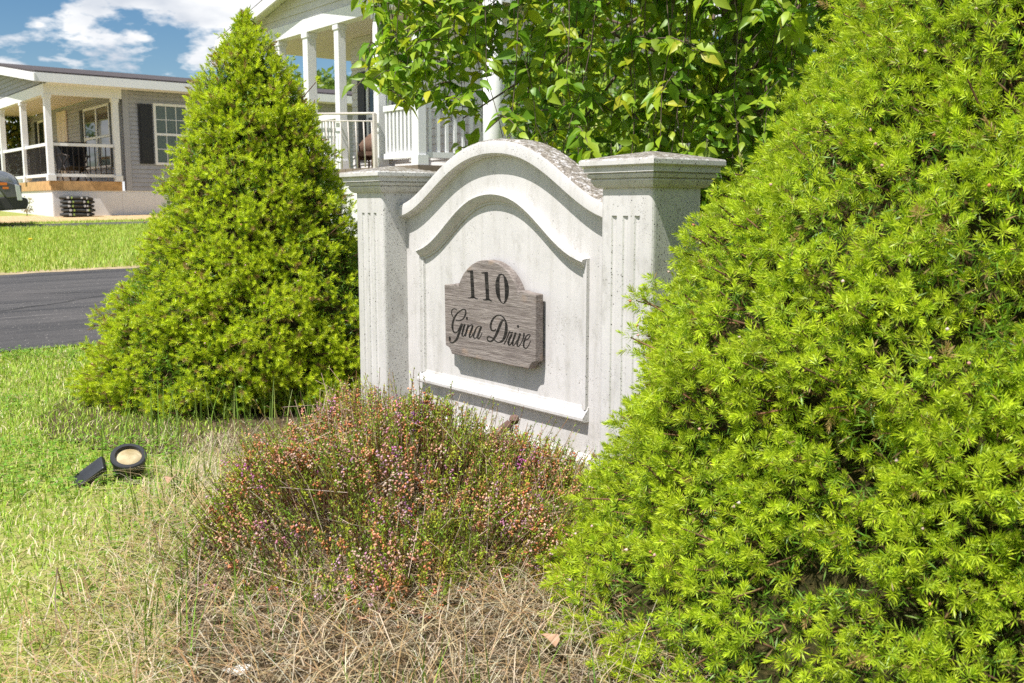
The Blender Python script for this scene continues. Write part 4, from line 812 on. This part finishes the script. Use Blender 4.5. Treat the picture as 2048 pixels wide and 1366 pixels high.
v, f, c = spikes(rusty, 12, 0.045, [(0.72, 0.32, 0.15), (0.76, 0.43, 0.29), (0.72, 0.52, 0.43), (0.62, 0.23, 0.11)], [0.34, 0.32, 0.18, 0.16], 0.0036)
tag(np_mesh('spent_flowers', v - shift, f, m_blade, heath, c), kind='stuff')
v, f, c = cat([spikes(pinkish, 11, 0.042, [(0.62, 0.32, 0.46), (0.66, 0.42, 0.50), (0.60, 0.27, 0.36)], None), spikes(vivid, 16, 0.05, [(0.66, 0.20, 0.52), (0.62, 0.26, 0.56)], None, 0.0055)])
tag(np_mesh('pink_flowers', v - shift, f, m_blade, heath, c), kind='stuff')

# ------------------------------------------------------------------ grass, straw and clover
rng = np.random.default_rng(5)
def edge(y): return -0.62 - 0.20 * (y - 1.6) - 0.05 * np.sin(4 * y)      # lawn lies left of this line
def scatter(n, x0, x1, y0, y1, accept):
    out = np.zeros((0, 2))
    while len(out) < n:
        q = np.stack([rng.uniform(x0, x1, n), rng.uniform(y0, y1, n)], 1); out = np.concatenate([out, q[accept(q[:, 0], q[:, 1])]])
    return out[:n]
def blades(xy, L, W, lean, cols, seg=3, flop=0.0):
    n = len(xy); P = np.stack([xy[:, 0], xy[:, 1], np.maximum(gz(xy[:, 1]), bedh(xy[:, 0], xy[:, 1]) - 0.004)], 1); az = rng.uniform(0, 2 * math.pi, n); H = np.stack([np.cos(az), np.sin(az), np.zeros(n)], 1)
    t = np.linspace(0, 1, seg + 1)[None, :]; fw = L[:, None] * lean[:, None] * t ** 1.7; upw = L[:, None] * np.sqrt(np.clip(1 - (lean * 0.8) ** 2, 0.05, 1))[:, None] * (t - flop * t ** 3)
    return ribbons(P, H, L, W, (fw, upw), seg, cols, 0.15)
wedge = lambda x, y: (np.abs(x) < 0.62 * y + 0.5)
patchy = lambda x, y: 0.5 + 0.5 * np.sin(2.3 * x + 1.7 * y + 1) * np.sin(3.1 * y - 1.3 * x) 
acc = lambda x, y: wedge(x, y) & (x + rng.normal(0, 0.10, len(x)) < edge(y)) & (-0.6225 * x + 0.7826 * y < 5.70)
xy = scatter(47000, -4.2, -0.4, 1.3, 7.0, acc); n = len(xy)
dry = rng.random(n) < np.clip(0.50 - 0.14 * (xy[:, 1] - 1.4) - 0.22 * (edge(xy[:, 1]) - xy[:, 0]) + 0.25 * (patchy(xy[:, 0], xy[:, 1]) - 0.5), 0.14, 0.75)
colg = pick([(0.27, 0.42, 0.035), (0.36, 0.50, 0.05), (0.46, 0.56, 0.10), (0.16, 0.32, 0.025)], n, [0.35, 0.35, 0.18, 0.12]); cold = pick([(0.62, 0.53, 0.32), (0.52, 0.42, 0.23), (0.70, 0.60, 0.42)], n)
far = np.clip((xy[:, 1] - 1.5) / 4, 0, 1)
b1 = blades(xy, np.where(dry, rng.uniform(0.015, 0.045, n), rng.uniform(0.015, 0.042, n)), 0.0026 + 0.0022 * far, np.where(dry, rng.uniform(0.7, 1.15, n), rng.uniform(0.15, 0.9, n)), np.where(dry[:, None], cold, colg), 2, 0.25)
xy = scatter(900, -3.0, -0.5, 1.3, 5.0, acc); n = len(xy)
b2 = blades(xy, rng.uniform(0.06, 0.11, n), np.full(n, 0.0034), rng.uniform(0.1, 0.5, n), pick([(0.22, 0.34, 0.04), (0.28, 0.36, 0.07)], n), 3)
v, f, c = cat([b1, b2]); tag(np_mesh('lawn_grass', v, f, m_blade, None, c), 'mixed green and dry lawn grass in the left foreground', 'grass', kind='stuff')
accf = lambda x, y: (x < -0.30 * y + 0.8) & (x > -0.66 * y - 1) & (-0.6225 * x + 0.7826 * y > 10.5) & (-0.6225 * x + 0.7826 * y < 22.2) & ((-0.6225 * x + 0.7826 * y < 20.1) | (-0.6225 * x + 0.7826 * y > 21.5))
xy = scatter(42000, -16, -1.0, 8.5, 24, accf); n = len(xy)
v, f, c = blades(xy, rng.uniform(0.03, 0.07, n), np.full(n, 0.012), rng.uniform(0.1, 0.8, n), pick([(0.26, 0.40, 0.035), (0.37, 0.48, 0.06), (0.48, 0.52, 0.13)], n, [0.4, 0.4, 0.2]), 1)
tag(np_mesh('far_lawn_grass', v, f, m_blade, None, c), 'bright lawn grass beyond the black driveway', 'grass', kind='stuff')
# tall blades at the foot of the left spruce
acc2 = lambda x, y: np.abs(y - 3.35 - 0.25 * np.sin(5 * x)) < 0.28
xy = scatter(150, -1.35, -0.55, 2.9, 3.8, acc2); n = len(xy)
v, f, c = blades(xy, rng.uniform(0.08, 0.24, n), np.full(n, 0.0042), rng.uniform(0.05, 0.45, n), pick([(0.20, 0.32, 0.05), (0.28, 0.36, 0.09), (0.15, 0.25, 0.04)], n), 4)
tag(np_mesh('tall_grass', v, f, m_blade, None, c), 'tall thin green grass blades at the foot of the left spruce', 'grass', kind='stuff')
# green blades coming up through the straw
xy = scatter(420, -0.9, 0.3, 1.35, 2.7, lambda x, y: wedge(x, y) & (np.sin(7 * x + 2) * np.sin(6 * y) > 0.1)); n = len(xy)
bg_ = blades(xy, rng.uniform(0.05, 0.16, n), np.full(n, 0.0036), rng.uniform(0.05, 0.5, n), pick([(0.20, 0.34, 0.04), (0.14, 0.26, 0.03)], n), 4)
# straw: long dead blades lying in arcs
acc3 = lambda x, y: wedge(x, y) & (x > edge(y) - 0.10 + rng.normal(0, 0.09, len(x))) & (y < 3.3 - 0.6 * np.clip(x + 0.2, 0, 2)) 
xy = scatter(28000, -1.5, 1.2, 1.15, 3.3, acc3); n = len(xy); seg = 3; t = np.linspace(0, 1, seg + 1)[None, :]
L = 0.012 + 0.16 * rng.random(n) ** 2.2; az = rng.normal(0.5, 1.5, n); H = np.stack([np.cos(az), np.sin(az), np.zeros(n)], 1)
h = np.abs(rng.normal(0, 0.42, n)) * L * 0.5 + 0.002; z0 = rng.uniform(0.0, 0.028, n)
curl = rng.normal(0, 0.5, n); P = np.stack([xy[:, 0], xy[:, 1], bedh(xy[:, 0], xy[:, 1]) + z0 + 0.006], 1)
v, f, c = ribbons(P, H, L, np.where(rng.random(n) < 0.08, rng.uniform(0.002, 0.003, n), rng.uniform(0.0006, 0.0014, n)), (L[:, None] * t, h[:, None] * 4 * t * (1 - t) * (1 + 0.4 * np.sin(6 * t + curl[:, None] * 4))), seg, pick([(0.47, 0.40, 0.27), (0.55, 0.475, 0.34), (0.37, 0.27, 0.17), (0.19, 0.14, 0.09), (0.66, 0.60, 0.47)], n, [0.27, 0.22, 0.21, 0.19, 0.11]), 0.5)
lat = np.cross(H, [0, 0, 1.0]); v = v + (lat[:, None, :] * (curl[:, None] * L[:, None] * 0.5 * t ** 2)[..., None]).repeat(2, 1).reshape(-1, 3)
# loops of stiff straw under the right spruce and round the heather
xy = scatter(1700, -0.85, 0.55, 1.3, 2.4, lambda x, y: wedge(x, y)); n = len(xy)
L = rng.uniform(0.12, 0.30, n); az = rng.normal(2.6, 1.0, n); H = np.stack([np.cos(az), np.sin(az), np.zeros(n)], 1); h = rng.uniform(0.01, 0.07, n)
P = np.stack([xy[:, 0], xy[:, 1], bedh(xy[:, 0], xy[:, 1]) + 0.012], 1)
s2 = ribbons(P, H, L, rng.uniform(0.0010, 0.0022, n), (L[:, None] * t, h[:, None] * 4 * t * (1 - t)), seg, pick([(0.46, 0.31, 0.15), (0.54, 0.39, 0.22), (0.60, 0.49, 0.33), (0.30, 0.18, 0.085)], n), 0.6)
v, f, c = cat([(v, f, c), bg_, s2]); v[:, 2] = np.maximum(v[:, 2], 0.006)
tag(np_mesh('dry_straw', v, f, m_blade, None, c), 'tangled dry straw covering the bed round the heather', 'straw', kind='stuff')
# clover patches
xy = scatter(3600, -3.2, -0.5, 1.3, 5.2, lambda x, y: acc(x, y) & (np.sin(3.7 * x + 0.6) * np.sin(4.1 * y + 2) > 0.12)); n = len(xy)
pz = np.stack([xy[:, 0], xy[:, 1], gz(xy[:, 1]) + rng.uniform(0.014, 0.035, n)], 1); prt = []
for k in range(3):
    w = rng.uniform(0, 6.28, n) * 0 + 2.094 * k + rng.uniform(0, 6.28, n); dd = unit(np.stack([np.cos(w), np.sin(w), rng.uniform(-0.1, 0.5, n)], 1)); cc = pick([(0.14, 0.29, 0.025), (0.20, 0.36, 0.035)], n)
    prt.append(needles(pz, dd, rng.uniform(0.008, 0.014, n), rng.uniform(0.008, 0.013, n), cc, cc, np.full((n, 1), 0.0)))
v, f, c = cat(prt); tag(np_mesh('clover', v, f, m_blade, None, c), 'small round clover leaves among the lawn grass', 'clover', kind='stuff')
# ------------------------------------------------------------------ weeping leafy tree behind the sign
rng = np.random.default_rng(33)
def leaf_geo(curl=0.25, fold=0.25, wid=0.27):
    """one pointed oval leaf along +y, length 1, 3 columns by 5 rows"""
    ts = np.array([0.0, 0.2, 0.46, 0.78, 1.0]); ws = np.array([0.02, 0.72, 1.0, 0.46, 0.0]) * wid
    vv, ff = [], []
    for tt, w in zip(ts, ws):
        y = tt; z = -curl * tt ** 2
        vv += [(-w, y, z + fold * w), (0, y, z), (w, y, z + fold * w)]
    for j in range(4):
        for i in range(2): ff.append((j * 3 + i, j * 3 + i + 1, j * 3 + 3 + i + 1, j * 3 + 3 + i))
    return np.array(vv), np.array(ff)
TX, TY = 1.25, 5.55; tz = float(gz(TY))
tree = empty('weeping_tree', (TX, TY, tz)); tag(tree, 'leafy weeping tree with hanging bright green branches behind the sign', 'tree')
tsh = np.array([TX, TY, tz])
tube('trunk', [(0, 0, -0.05), (0.03, 0.0, 0.9), (-0.05, 0.05, 1.9), (0, 0, 2.9)], [0.085, 0.07, 0.06, 0.035], m_bark, tree, 10)
branches = []
def hang(x, y, ztop, zend, n=12, sway=0.16):
    ts = np.linspace(0, 1, n); ph = rng.uniform(0, 6.28, 2)
    X = x + sway * np.sin(2.0 * ts + ph[0]) * ts + rng.normal(0, 0.016, n).cumsum(); Y = y + sway * np.sin(2.3 * ts + ph[1]) * ts
    return np.stack([X, Y, ztop + (zend - ztop) * ts], 1)
for k in range(150):
    y = rng.uniform(4.35, 7.0) if k % 3 else rng.uniform(4.3, 4.9)
    x = rng.uniform(0.012 * y, 0.40 * y)
    branches.append((hang(x, y, rng.uniform(2.3, 3.0), rng.uniform(0.45, 0.95)), 1.0))
for k in range(44):                                              # the thinner left fringe over the porch
    y = rng.uniform(4.45, 5.6); fx = rng.uniform(-0.148, 0.0); x = fx * y
    low = 1.30 + 0.14 * rng.random() + 0.10 * max(0, (-fx - 0.11) / 0.04)
    if fx > -0.036: low = 1.46 + 0.1 * rng.random()
    low = 0.8 + (low - 0.8) * y / 4.6
    branches.append((hang(x, y, 2.75, low, 10, 0.06), 0.9))
for fx, y, low in ((-0.046, 4.5, 1.12), (-0.041, 4.62, 1.06), (-0.043, 4.45, 1.16), (-0.128, 4.5, 1.36), (-0.095, 4.6, 1.30), (-0.064, 4.5, 1.27)): branches.append((hang(fx * y, y, 2.7, low, 10, 0.03), 1.3))
nmain = len(branches)
branches = [(b_, 0.35 * dn_) for b_, dn_ in branches]
for k in range(1350):                                             # side twigs carry most of the leaves in loose sprays
    b = branches[rng.integers(0, nmain)][0]; i = rng.integers(1, len(b)); p0 = b[i]; az = rng.uniform(0, 6.28); d = np.array([math.cos(az), math.sin(az) - 0.35, rng.uniform(-0.25, 0.35)]); n_ = 5
    ts = np.linspace(0, 1, n_)[:, None]; L_ = rng.uniform(0.10, 0.34)
    if p0[0] / p0[1] < 0.01: L_ *= 0.5
    branches.append((p0 + d * ts * L_ + np.array([0, 0, -0.55]) * ts ** 2 * L_, 1.25))
tv = []
for pth, _ in branches: tv.append(tube_v([q - tsh for q in pth], list(np.linspace(0.0032, 0.0012, len(pth))), 4))
limbs = []
for k in range(16):
    e = branches[k * 9][0][0] - tsh; limbs.append(tube_v([(0, 0, 1.9 + 0.05 * k), tuple(e * 0.5 + np.array([0, 0, 1.45])), tuple(e)], [0.03, 0.02, 0.01], 6))
for k in range(16):
    x1 = rng.uniform(-1.6, 1.2); y1 = rng.uniform(-1.1, 0.9); zt_ = rng.uniform(1.2, 2.1); m_ = np.array([x1 * 0.5, y1 * 0.5, zt_ + 0.35])
    limbs.append(tube_v([(0, 0, rng.uniform(0.7, 1.7)), tuple(m_ * np.array([0.6, 0.6, 0.93])), tuple(m_), (x1, y1, zt_ + rng.uniform(-0.4, 0.3))], [0.022, 0.014, 0.010, 0.004], 6))
vv, ff = join_v(limbs); mesh_obj('limbs', vv, ff, m_bark, tree, True)
vv, ff = join_v(tv); tag(mesh_obj('twigs', vv, ff, m_bark, tree, True), kind='stuff')
LP, LD, LN, LL, LY = [], [], [], [], []
for bi, (pth, dens) in enumerate(branches):
    ln = np.linalg.norm(np.diff(pth, axis=0), axis=1).sum(); n = int(ln / 0.025 * dens); tt = np.sort(rng.random(n)) * (len(pth) - 1); i = np.clip(tt.astype(int), 0, len(pth) - 2); fr = (tt - i)[:, None]
    p = pth[i] * (1 - fr) + pth[i + 1] * fr; az = rng.uniform(0, 6.28, n)
    out_d = np.stack([np.cos(az), np.sin(az) - 0.35, -0.95 + 1.1 * rng.random(n) ** 1.3], 1); d = unit(out_d)
    LP.append(p + rng.normal(0, 0.012, (n, 3))); LD.append(d); LL.append(rng.uniform(0.045, 0.108, n)); LY.append(np.clip((tt / (len(pth) - 1) - 0.35) * 1.1, 0, 1) * (0.5 if bi < nmain else 1.15) + rng.normal(0.05, 0.22))
LP, LD, LL, LY = map(np.concatenate, (LP, LD, LL, LY)); NLf = len(LP)
# frames: leaf upper side turned up and outwards
nrm = unit(np.array([-0.30, -0.50, 0.80]) + rng.normal(0, 0.5, (NLf, 3))); side = unit(np.cross(LD, nrm)); nrm = np.cross(side, LD)
young = np.clip(LY, 0, 1)[:, None]
cb = pick([(0.19, 0.35, 0.024), (0.25, 0.41, 0.03), (0.14, 0.28, 0.02)], NLf, None, 0.12); cy = pick([(0.42, 0.50, 0.03), (0.54, 0.54, 0.035), (0.34, 0.47, 0.03)], NLf, None, 0.1)
lc = cb * (1 - young) + cy * young
geos = [leaf_geo(c_, f_, w_) for c_, f_, w_ in ((0.25, 0.3, 0.24), (0.12, 0.5, 0.22), (0.4, 0.15, 0.25), (0.2, 0.8, 0.23))]
# the 300 leaves that show largest become parts of their own, the rest one mass
dist = LP[:, 1]; px = LP[:, 0] / LP[:, 1]; pzv = (LP[:, 2] - 0.8) / LP[:, 1]
infr = (np.abs(px) < 0.5) & (pzv < 0.205) & (pzv > -0.02) & (px < 0.30)
order = np.argsort(np.where(infr, dist - 3 * LL, 99)); near = order[:300]; rest = order[300:]
tones = [tuple(c_) for c_ in pick([(0.46, 0.52, 0.03), (0.34, 0.46, 0.03), (0.20, 0.35, 0.028), (0.13, 0.26, 0.02), (0.54, 0.54, 0.04)], 10, None, 0.08)]
lmesh = []
for k in range(10):
    v, f = geos[k % 4]; o = np_mesh('leaf', v, f, m_leaf, tree, np.tile(np.array(tones[k]), (len(v), 1)) * (0.9 + 0.2 * (v[:, 1:2])), True); lmesh.append(o.data); bpy.data.objects.remove(o)
tarr = np.array(tones)
for i in near:
    k = int(np.argmin(((tarr - lc[i]) ** 2).sum(1) + rng.random(10) * 0.01))
    o = bpy.data.objects.new('leaf', lmesh[k]); COL.objects.link(o); o.parent = tree
    M = Matrix((side[i] * LL[i], LD[i] * LL[i], nrm[i] * LL[i])).transposed().to_4x4(); M.translation = Vector(LP[i] - tsh); o.matrix_local = M
parts = []
for gk in range(4):
    idx = rest[gk::4]; v, f = geos[gk]; F3 = np.stack([side[idx], LD[idx], nrm[idx]], 1) * LL[idx][:, None, None]
    W_ = np.einsum('vk,nkj->nvj', v, F3) + LP[idx][:, None, :] - tsh
    ff = (np.arange(len(idx)) * len(v))[:, None, None] + f[None]
    parts.append((W_.reshape(-1, 3), ff.reshape(-1, 4), np.repeat(lc[idx], len(v), 0)))
v, f, c = cat(parts); tag(np_mesh('foliage', v, f, m_leaf, tree, c, True), kind='stuff')

# ------------------------------------------------------------------ background trees and shrubs
def bush(name, label, cx, cy, rx, ry, z0, z1, n, size, cols, seed, trunk=None, cat_='tree', group=None, clumps=26):
    global rng
    rng = np.random.default_rng(seed); zg = float(gz(cy)); root = empty(name, (cx, cy, zg)); tag(root, label, cat_, group)
    cc = unit(rng.normal(0, 1, (clumps, 3))) * rng.random((clumps, 1)) ** 0.45; cc = cc * np.array([rx, ry, (z1 - z0) / 2]) * 0.8 + np.array([0, 0, (z0 + z1) / 2 - zg])
    k = rng.integers(0, clumps, n); R_ = np.array([rx, ry, (z1 - z0) / 2]) * rng.uniform(0.22, 0.38, clumps)[k][:, None]
    d = unit(rng.normal(0, 1, (n, 3))); P = cc[k] + d * R_ * (rng.random((n, 1)) ** 0.4); D = unit(d * 0.6 + rng.normal(0, 0.6, (n, 3)) + np.array([0, 0, -0.2]))
    c_ = pick(cols, clumps, None, 0.1)[k] * (1 + rng.normal(0, 0.15, (n, 1)))
    v, f, c = needles(P, D, rng.uniform(0.7, 1.3, n) * size, np.full(n, size * 0.55), c_, c_ * 1.1)
    v[:, 2] = np.maximum(v[:, 2], 0.01)
    tag(np_mesh('crown', v, f, m_leaf, root, c), kind='stuff')
    tr = trunk or 0.05; top = (z0 + z1) / 2 - zg; tube('trunk', [(0, 0, -0.05), (0.02, 0, top * 0.6), (0, 0, top)], [tr, tr * 0.8, tr * 0.4], m_bark, root, 8)
    tv = [tube_v([(0, 0, top * (0.5 + 0.3 * rng.random())), tuple(cc[i] * np.array([0.6, 0.6, 0.9])), tuple(cc[i])], [tr * 0.45, tr * 0.25, tr * 0.1], 5) for i in range(0, clumps, 2)]
    vv, ff = join_v(tv); mesh_obj('limbs', vv, ff, m_bark, root, True); return root
GREEN = [(0.16, 0.28, 0.03), (0.22, 0.33, 0.04), (0.10, 0.20, 0.025)]
bush('leafy_shrub', 'bright green shrub glimpsed just right of the round white post', 0.75, 9.4, 1.0, 0.9, 0.3, 3.2, 5200, 0.10, GREEN, 51, 0.05, 'shrub', 'greenery behind the weeping tree')
bush('leafy_shrub', 'green shrub behind the weeping tree above the right post cap', 2.6, 9.8, 1.2, 0.9, 0.3, 3.0, 5200, 0.10, GREEN, 52, 0.05, 'shrub', 'greenery behind the weeping tree')
bush('background_tree', 'green tree far behind the right spruce and weeping tree', 4.6, 13.0, 2.0, 1.6, 0.8, 4.6, 5600, 0.16, GREEN, 53, 0.09, 'tree', 'greenery behind the weeping tree')
bush('background_tree', 'distant green tree seen between the cream porch columns', -7.6, 44, 3.2, 2.4, 1.8, 7.2, 4200, 0.34, [(0.10, 0.19, 0.03), (0.17, 0.25, 0.04)], 54, 0.2)
bush('background_tree', 'yellowish green tree seen through the grey house porch at the left edge', -16.6, 32.5, 2.2, 1.8, 0.9, 4.4, 5200, 0.2, [(0.16, 0.20, 0.03), (0.24, 0.25, 0.05), (0.10, 0.14, 0.03)], 55, 0.15)
x_, y_ = local_to_world(OL, -0.75, -0.42)
bush('small_shrub', 'small sparse brownish shrub against the white skirting beside the car', x_, y_, 0.22, 0.2, 0.56, 1.02, 150, 0.05, [(0.20, 0.22, 0.07), (0.30, 0.24, 0.12)], 56, 0.01, 'shrub', None, 8)

# ------------------------------------------------------------------ garden lights and small things
rng = np.random.default_rng(77)
m_blk = plain_weathered('black_lamp_housing', (0.022, 0.023, 0.026), 0.45, 30, 0.3)
m_lens = mat('cream_lens', (0.62, 0.47, 0.22), 0.12, spec=0.8); m_lens.node_tree.nodes['Principled BSDF'].inputs['Coat Weight'].default_value = 0.8
g = NG(m_lens); v = g.coord(); f = g.noise(v, 24, 3, 0.5); g.color(g.ramp(f, [(0.35, (0.34, 0.26, 0.12)), (0.55, (0.52, 0.43, 0.25)), (0.7, (0.68, 0.60, 0.42))])); g.bump(f, 0.3, 0.005)
sp = empty('garden_spotlight', (-1.118, 2.81, 0.0)); tag(sp, 'black cylindrical garden spotlight with cream lens tilted up from the grass', 'spotlight')
ax = Vector((0.22, -0.50, 0.84)).normalized(); qm = ax.to_track_quat('Z', 'Y').to_matrix().to_4x4(); qm = qm @ Matrix.Scale(0.88, 4); qm.translation = Vector((0.008, 0.0, 0.076))
def lathe(name, prof, m, parent, n=36, M=None):
    vv = [(r * math.cos(2 * math.pi * i / n), r * math.sin(2 * math.pi * i / n), z) for r, z in prof for i in range(n)]; ff = [(j * n + i, j * n + (i + 1) % n, (j + 1) * n + (i + 1) % n, (j + 1) * n + i) for j in range(len(prof) - 1) for i in range(n)]
    if M is not None: vv = [tuple(M @ Vector(p_)) for p_ in vv]
    o = mesh_obj(name, vv, ff, m, parent, True)
    try: o.data.set_sharp_from_angle(angle=R(35))
    except Exception: pass
    return o
hs = lathe('housing', [(0.001, -0.12), (0.046, -0.12), (0.050, -0.02), (0.050, -0.012), (0.0545, -0.010), (0.0565, -0.004), (0.0565, 0.008), (0.053, 0.0115), (0.0425, 0.0115), (0.041, 0.009), (0.041, -0.004)], m_blk, sp, 40, qm)
lathe('lens', [(0.0415, -0.001), (0.034, 0.001), (0.020, 0.003), (0.0005, 0.004)], m_lens, sp, 40, qm)
tube('stake', [(0.0, 0.035, 0.03), (0.0, 0.06, -0.06)], [0.012, 0.006], m_blk, sp, 8)
fl = empty('plastic_panel', (-1.215, 2.79, 0.0)); tag(fl, 'black flat plastic panel lying tilted in the grass beside the spotlight', 'panel')
pb = box('slab', -0.050, 0.050, -0.030, 0.030, -0.009, 0.009, m_blk, fl, 0.004); pb.rotation_euler = (R(28), R(-36), R(10)); pb.location = (0, 0, 0.034)
pb2 = box('stake', -0.008, 0.008, -0.008, 0.008, -0.08, 0.02, m_blk, fl)
m_brown = plain_weathered('brown_metal', (0.16, 0.095, 0.075), 0.5, 30, 0.3)
sl = empty('small_spotlight', (-0.025, 2.50, -0.016)); tag(sl, 'small brown tubular light on a black bracket poking out of the heather before the sign', 'spotlight')
tube('barrel', [(-0.032, -0.03, 0.226), (0.020, -0.005, 0.262)], 0.012, m_brown, sl, 14)
lathe('knuckle', [(0.0005, -0.014), (0.009, -0.011), (0.014, 0.0), (0.0105, 0.009), (0.0005, 0.0135)], m_brown, sl, 16, Matrix.Translation((0.031, 0.0, 0.272)))
tube('bracket', [(0.026, 0.0, 0.262), (0.020, 0.0, 0.22), (0.012, 0.0, 0.0)], 0.0045, m_blk, sl, 8)
# dandelion, scrap and fallen leaves
m_yel = mat('dandelion_yellow', (0.8, 0.55, 0.02), 0.7); m_scrap = mat('white_scrap', (0.75, 0.74, 0.72), 0.7); m_dead = plain_weathered('dead_leaf', (0.40, 0.24, 0.15), 0.8, 40, 0.3)
dn = empty('dandelion', (-6.62, 13.75, float(gz(13.75)))); tag(dn, 'single yellow dandelion in the lawn beyond the driveway', 'dandelion')
tube('stem', [(0, 0, 0), (0.01, 0, 0.07)], 0.003, m_green, dn, 5); lathe('flower_head', [(0.0005, 0.065), (0.028, 0.075), (0.03, 0.085), (0.0005, 0.095)], m_yel, dn, 14)
vv = [(0.03 * math.cos(a) * (1 + 0.3 * math.sin(3 * a)), 0.02 * math.sin(a), 0.02 + 0.006 * math.sin(2 * a)) for a in np.linspace(0, 6.28, 12, endpoint=False)]; vv2 = [(x, y, z + 0.004) for x, y, z in vv]
sc_ = mesh_obj('paper_scrap', vv + vv2, [tuple(range(12))[::-1], tuple(range(12, 24))] + [(i, (i + 1) % 12, 12 + (i + 1) % 12, 12 + i) for i in range(12)], m_scrap); sc_.location = (-0.462, 1.575, 0.012); sc_.scale = (0.7, 0.7, 0.8); tag(sc_, 'small crumpled white scrap in the straw at the bottom edge', 'scrap')
spots = [(0.065, 1.60, 'curled brown dead leaf on the straw near the lower right spruce'), (-0.33, 2.13, 'brown dead leaf caught on the front face of the heather'), (-0.83, 2.38, 'small reddish dead leaf on the straw left of the heather')]
for k, (x, y, lab) in enumerate(spots):
    v, f = leaf_geo(0.5, 0.6, 0.33); v = v * (0.05 if k != 1 else 0.04); z = float(bedh(x, y)) + 0.02 if k != 1 else 0.225
    o = np_mesh('dead_leaf', v + np.array([0, 0, 0.02]), f, m_dead, None, None, True); o.location = (x, y, z); o.rotation_euler = (0.5, 0.2, 1.3 * k + 0.6); tag(o, lab, 'leaf', 'fallen brown leaves')
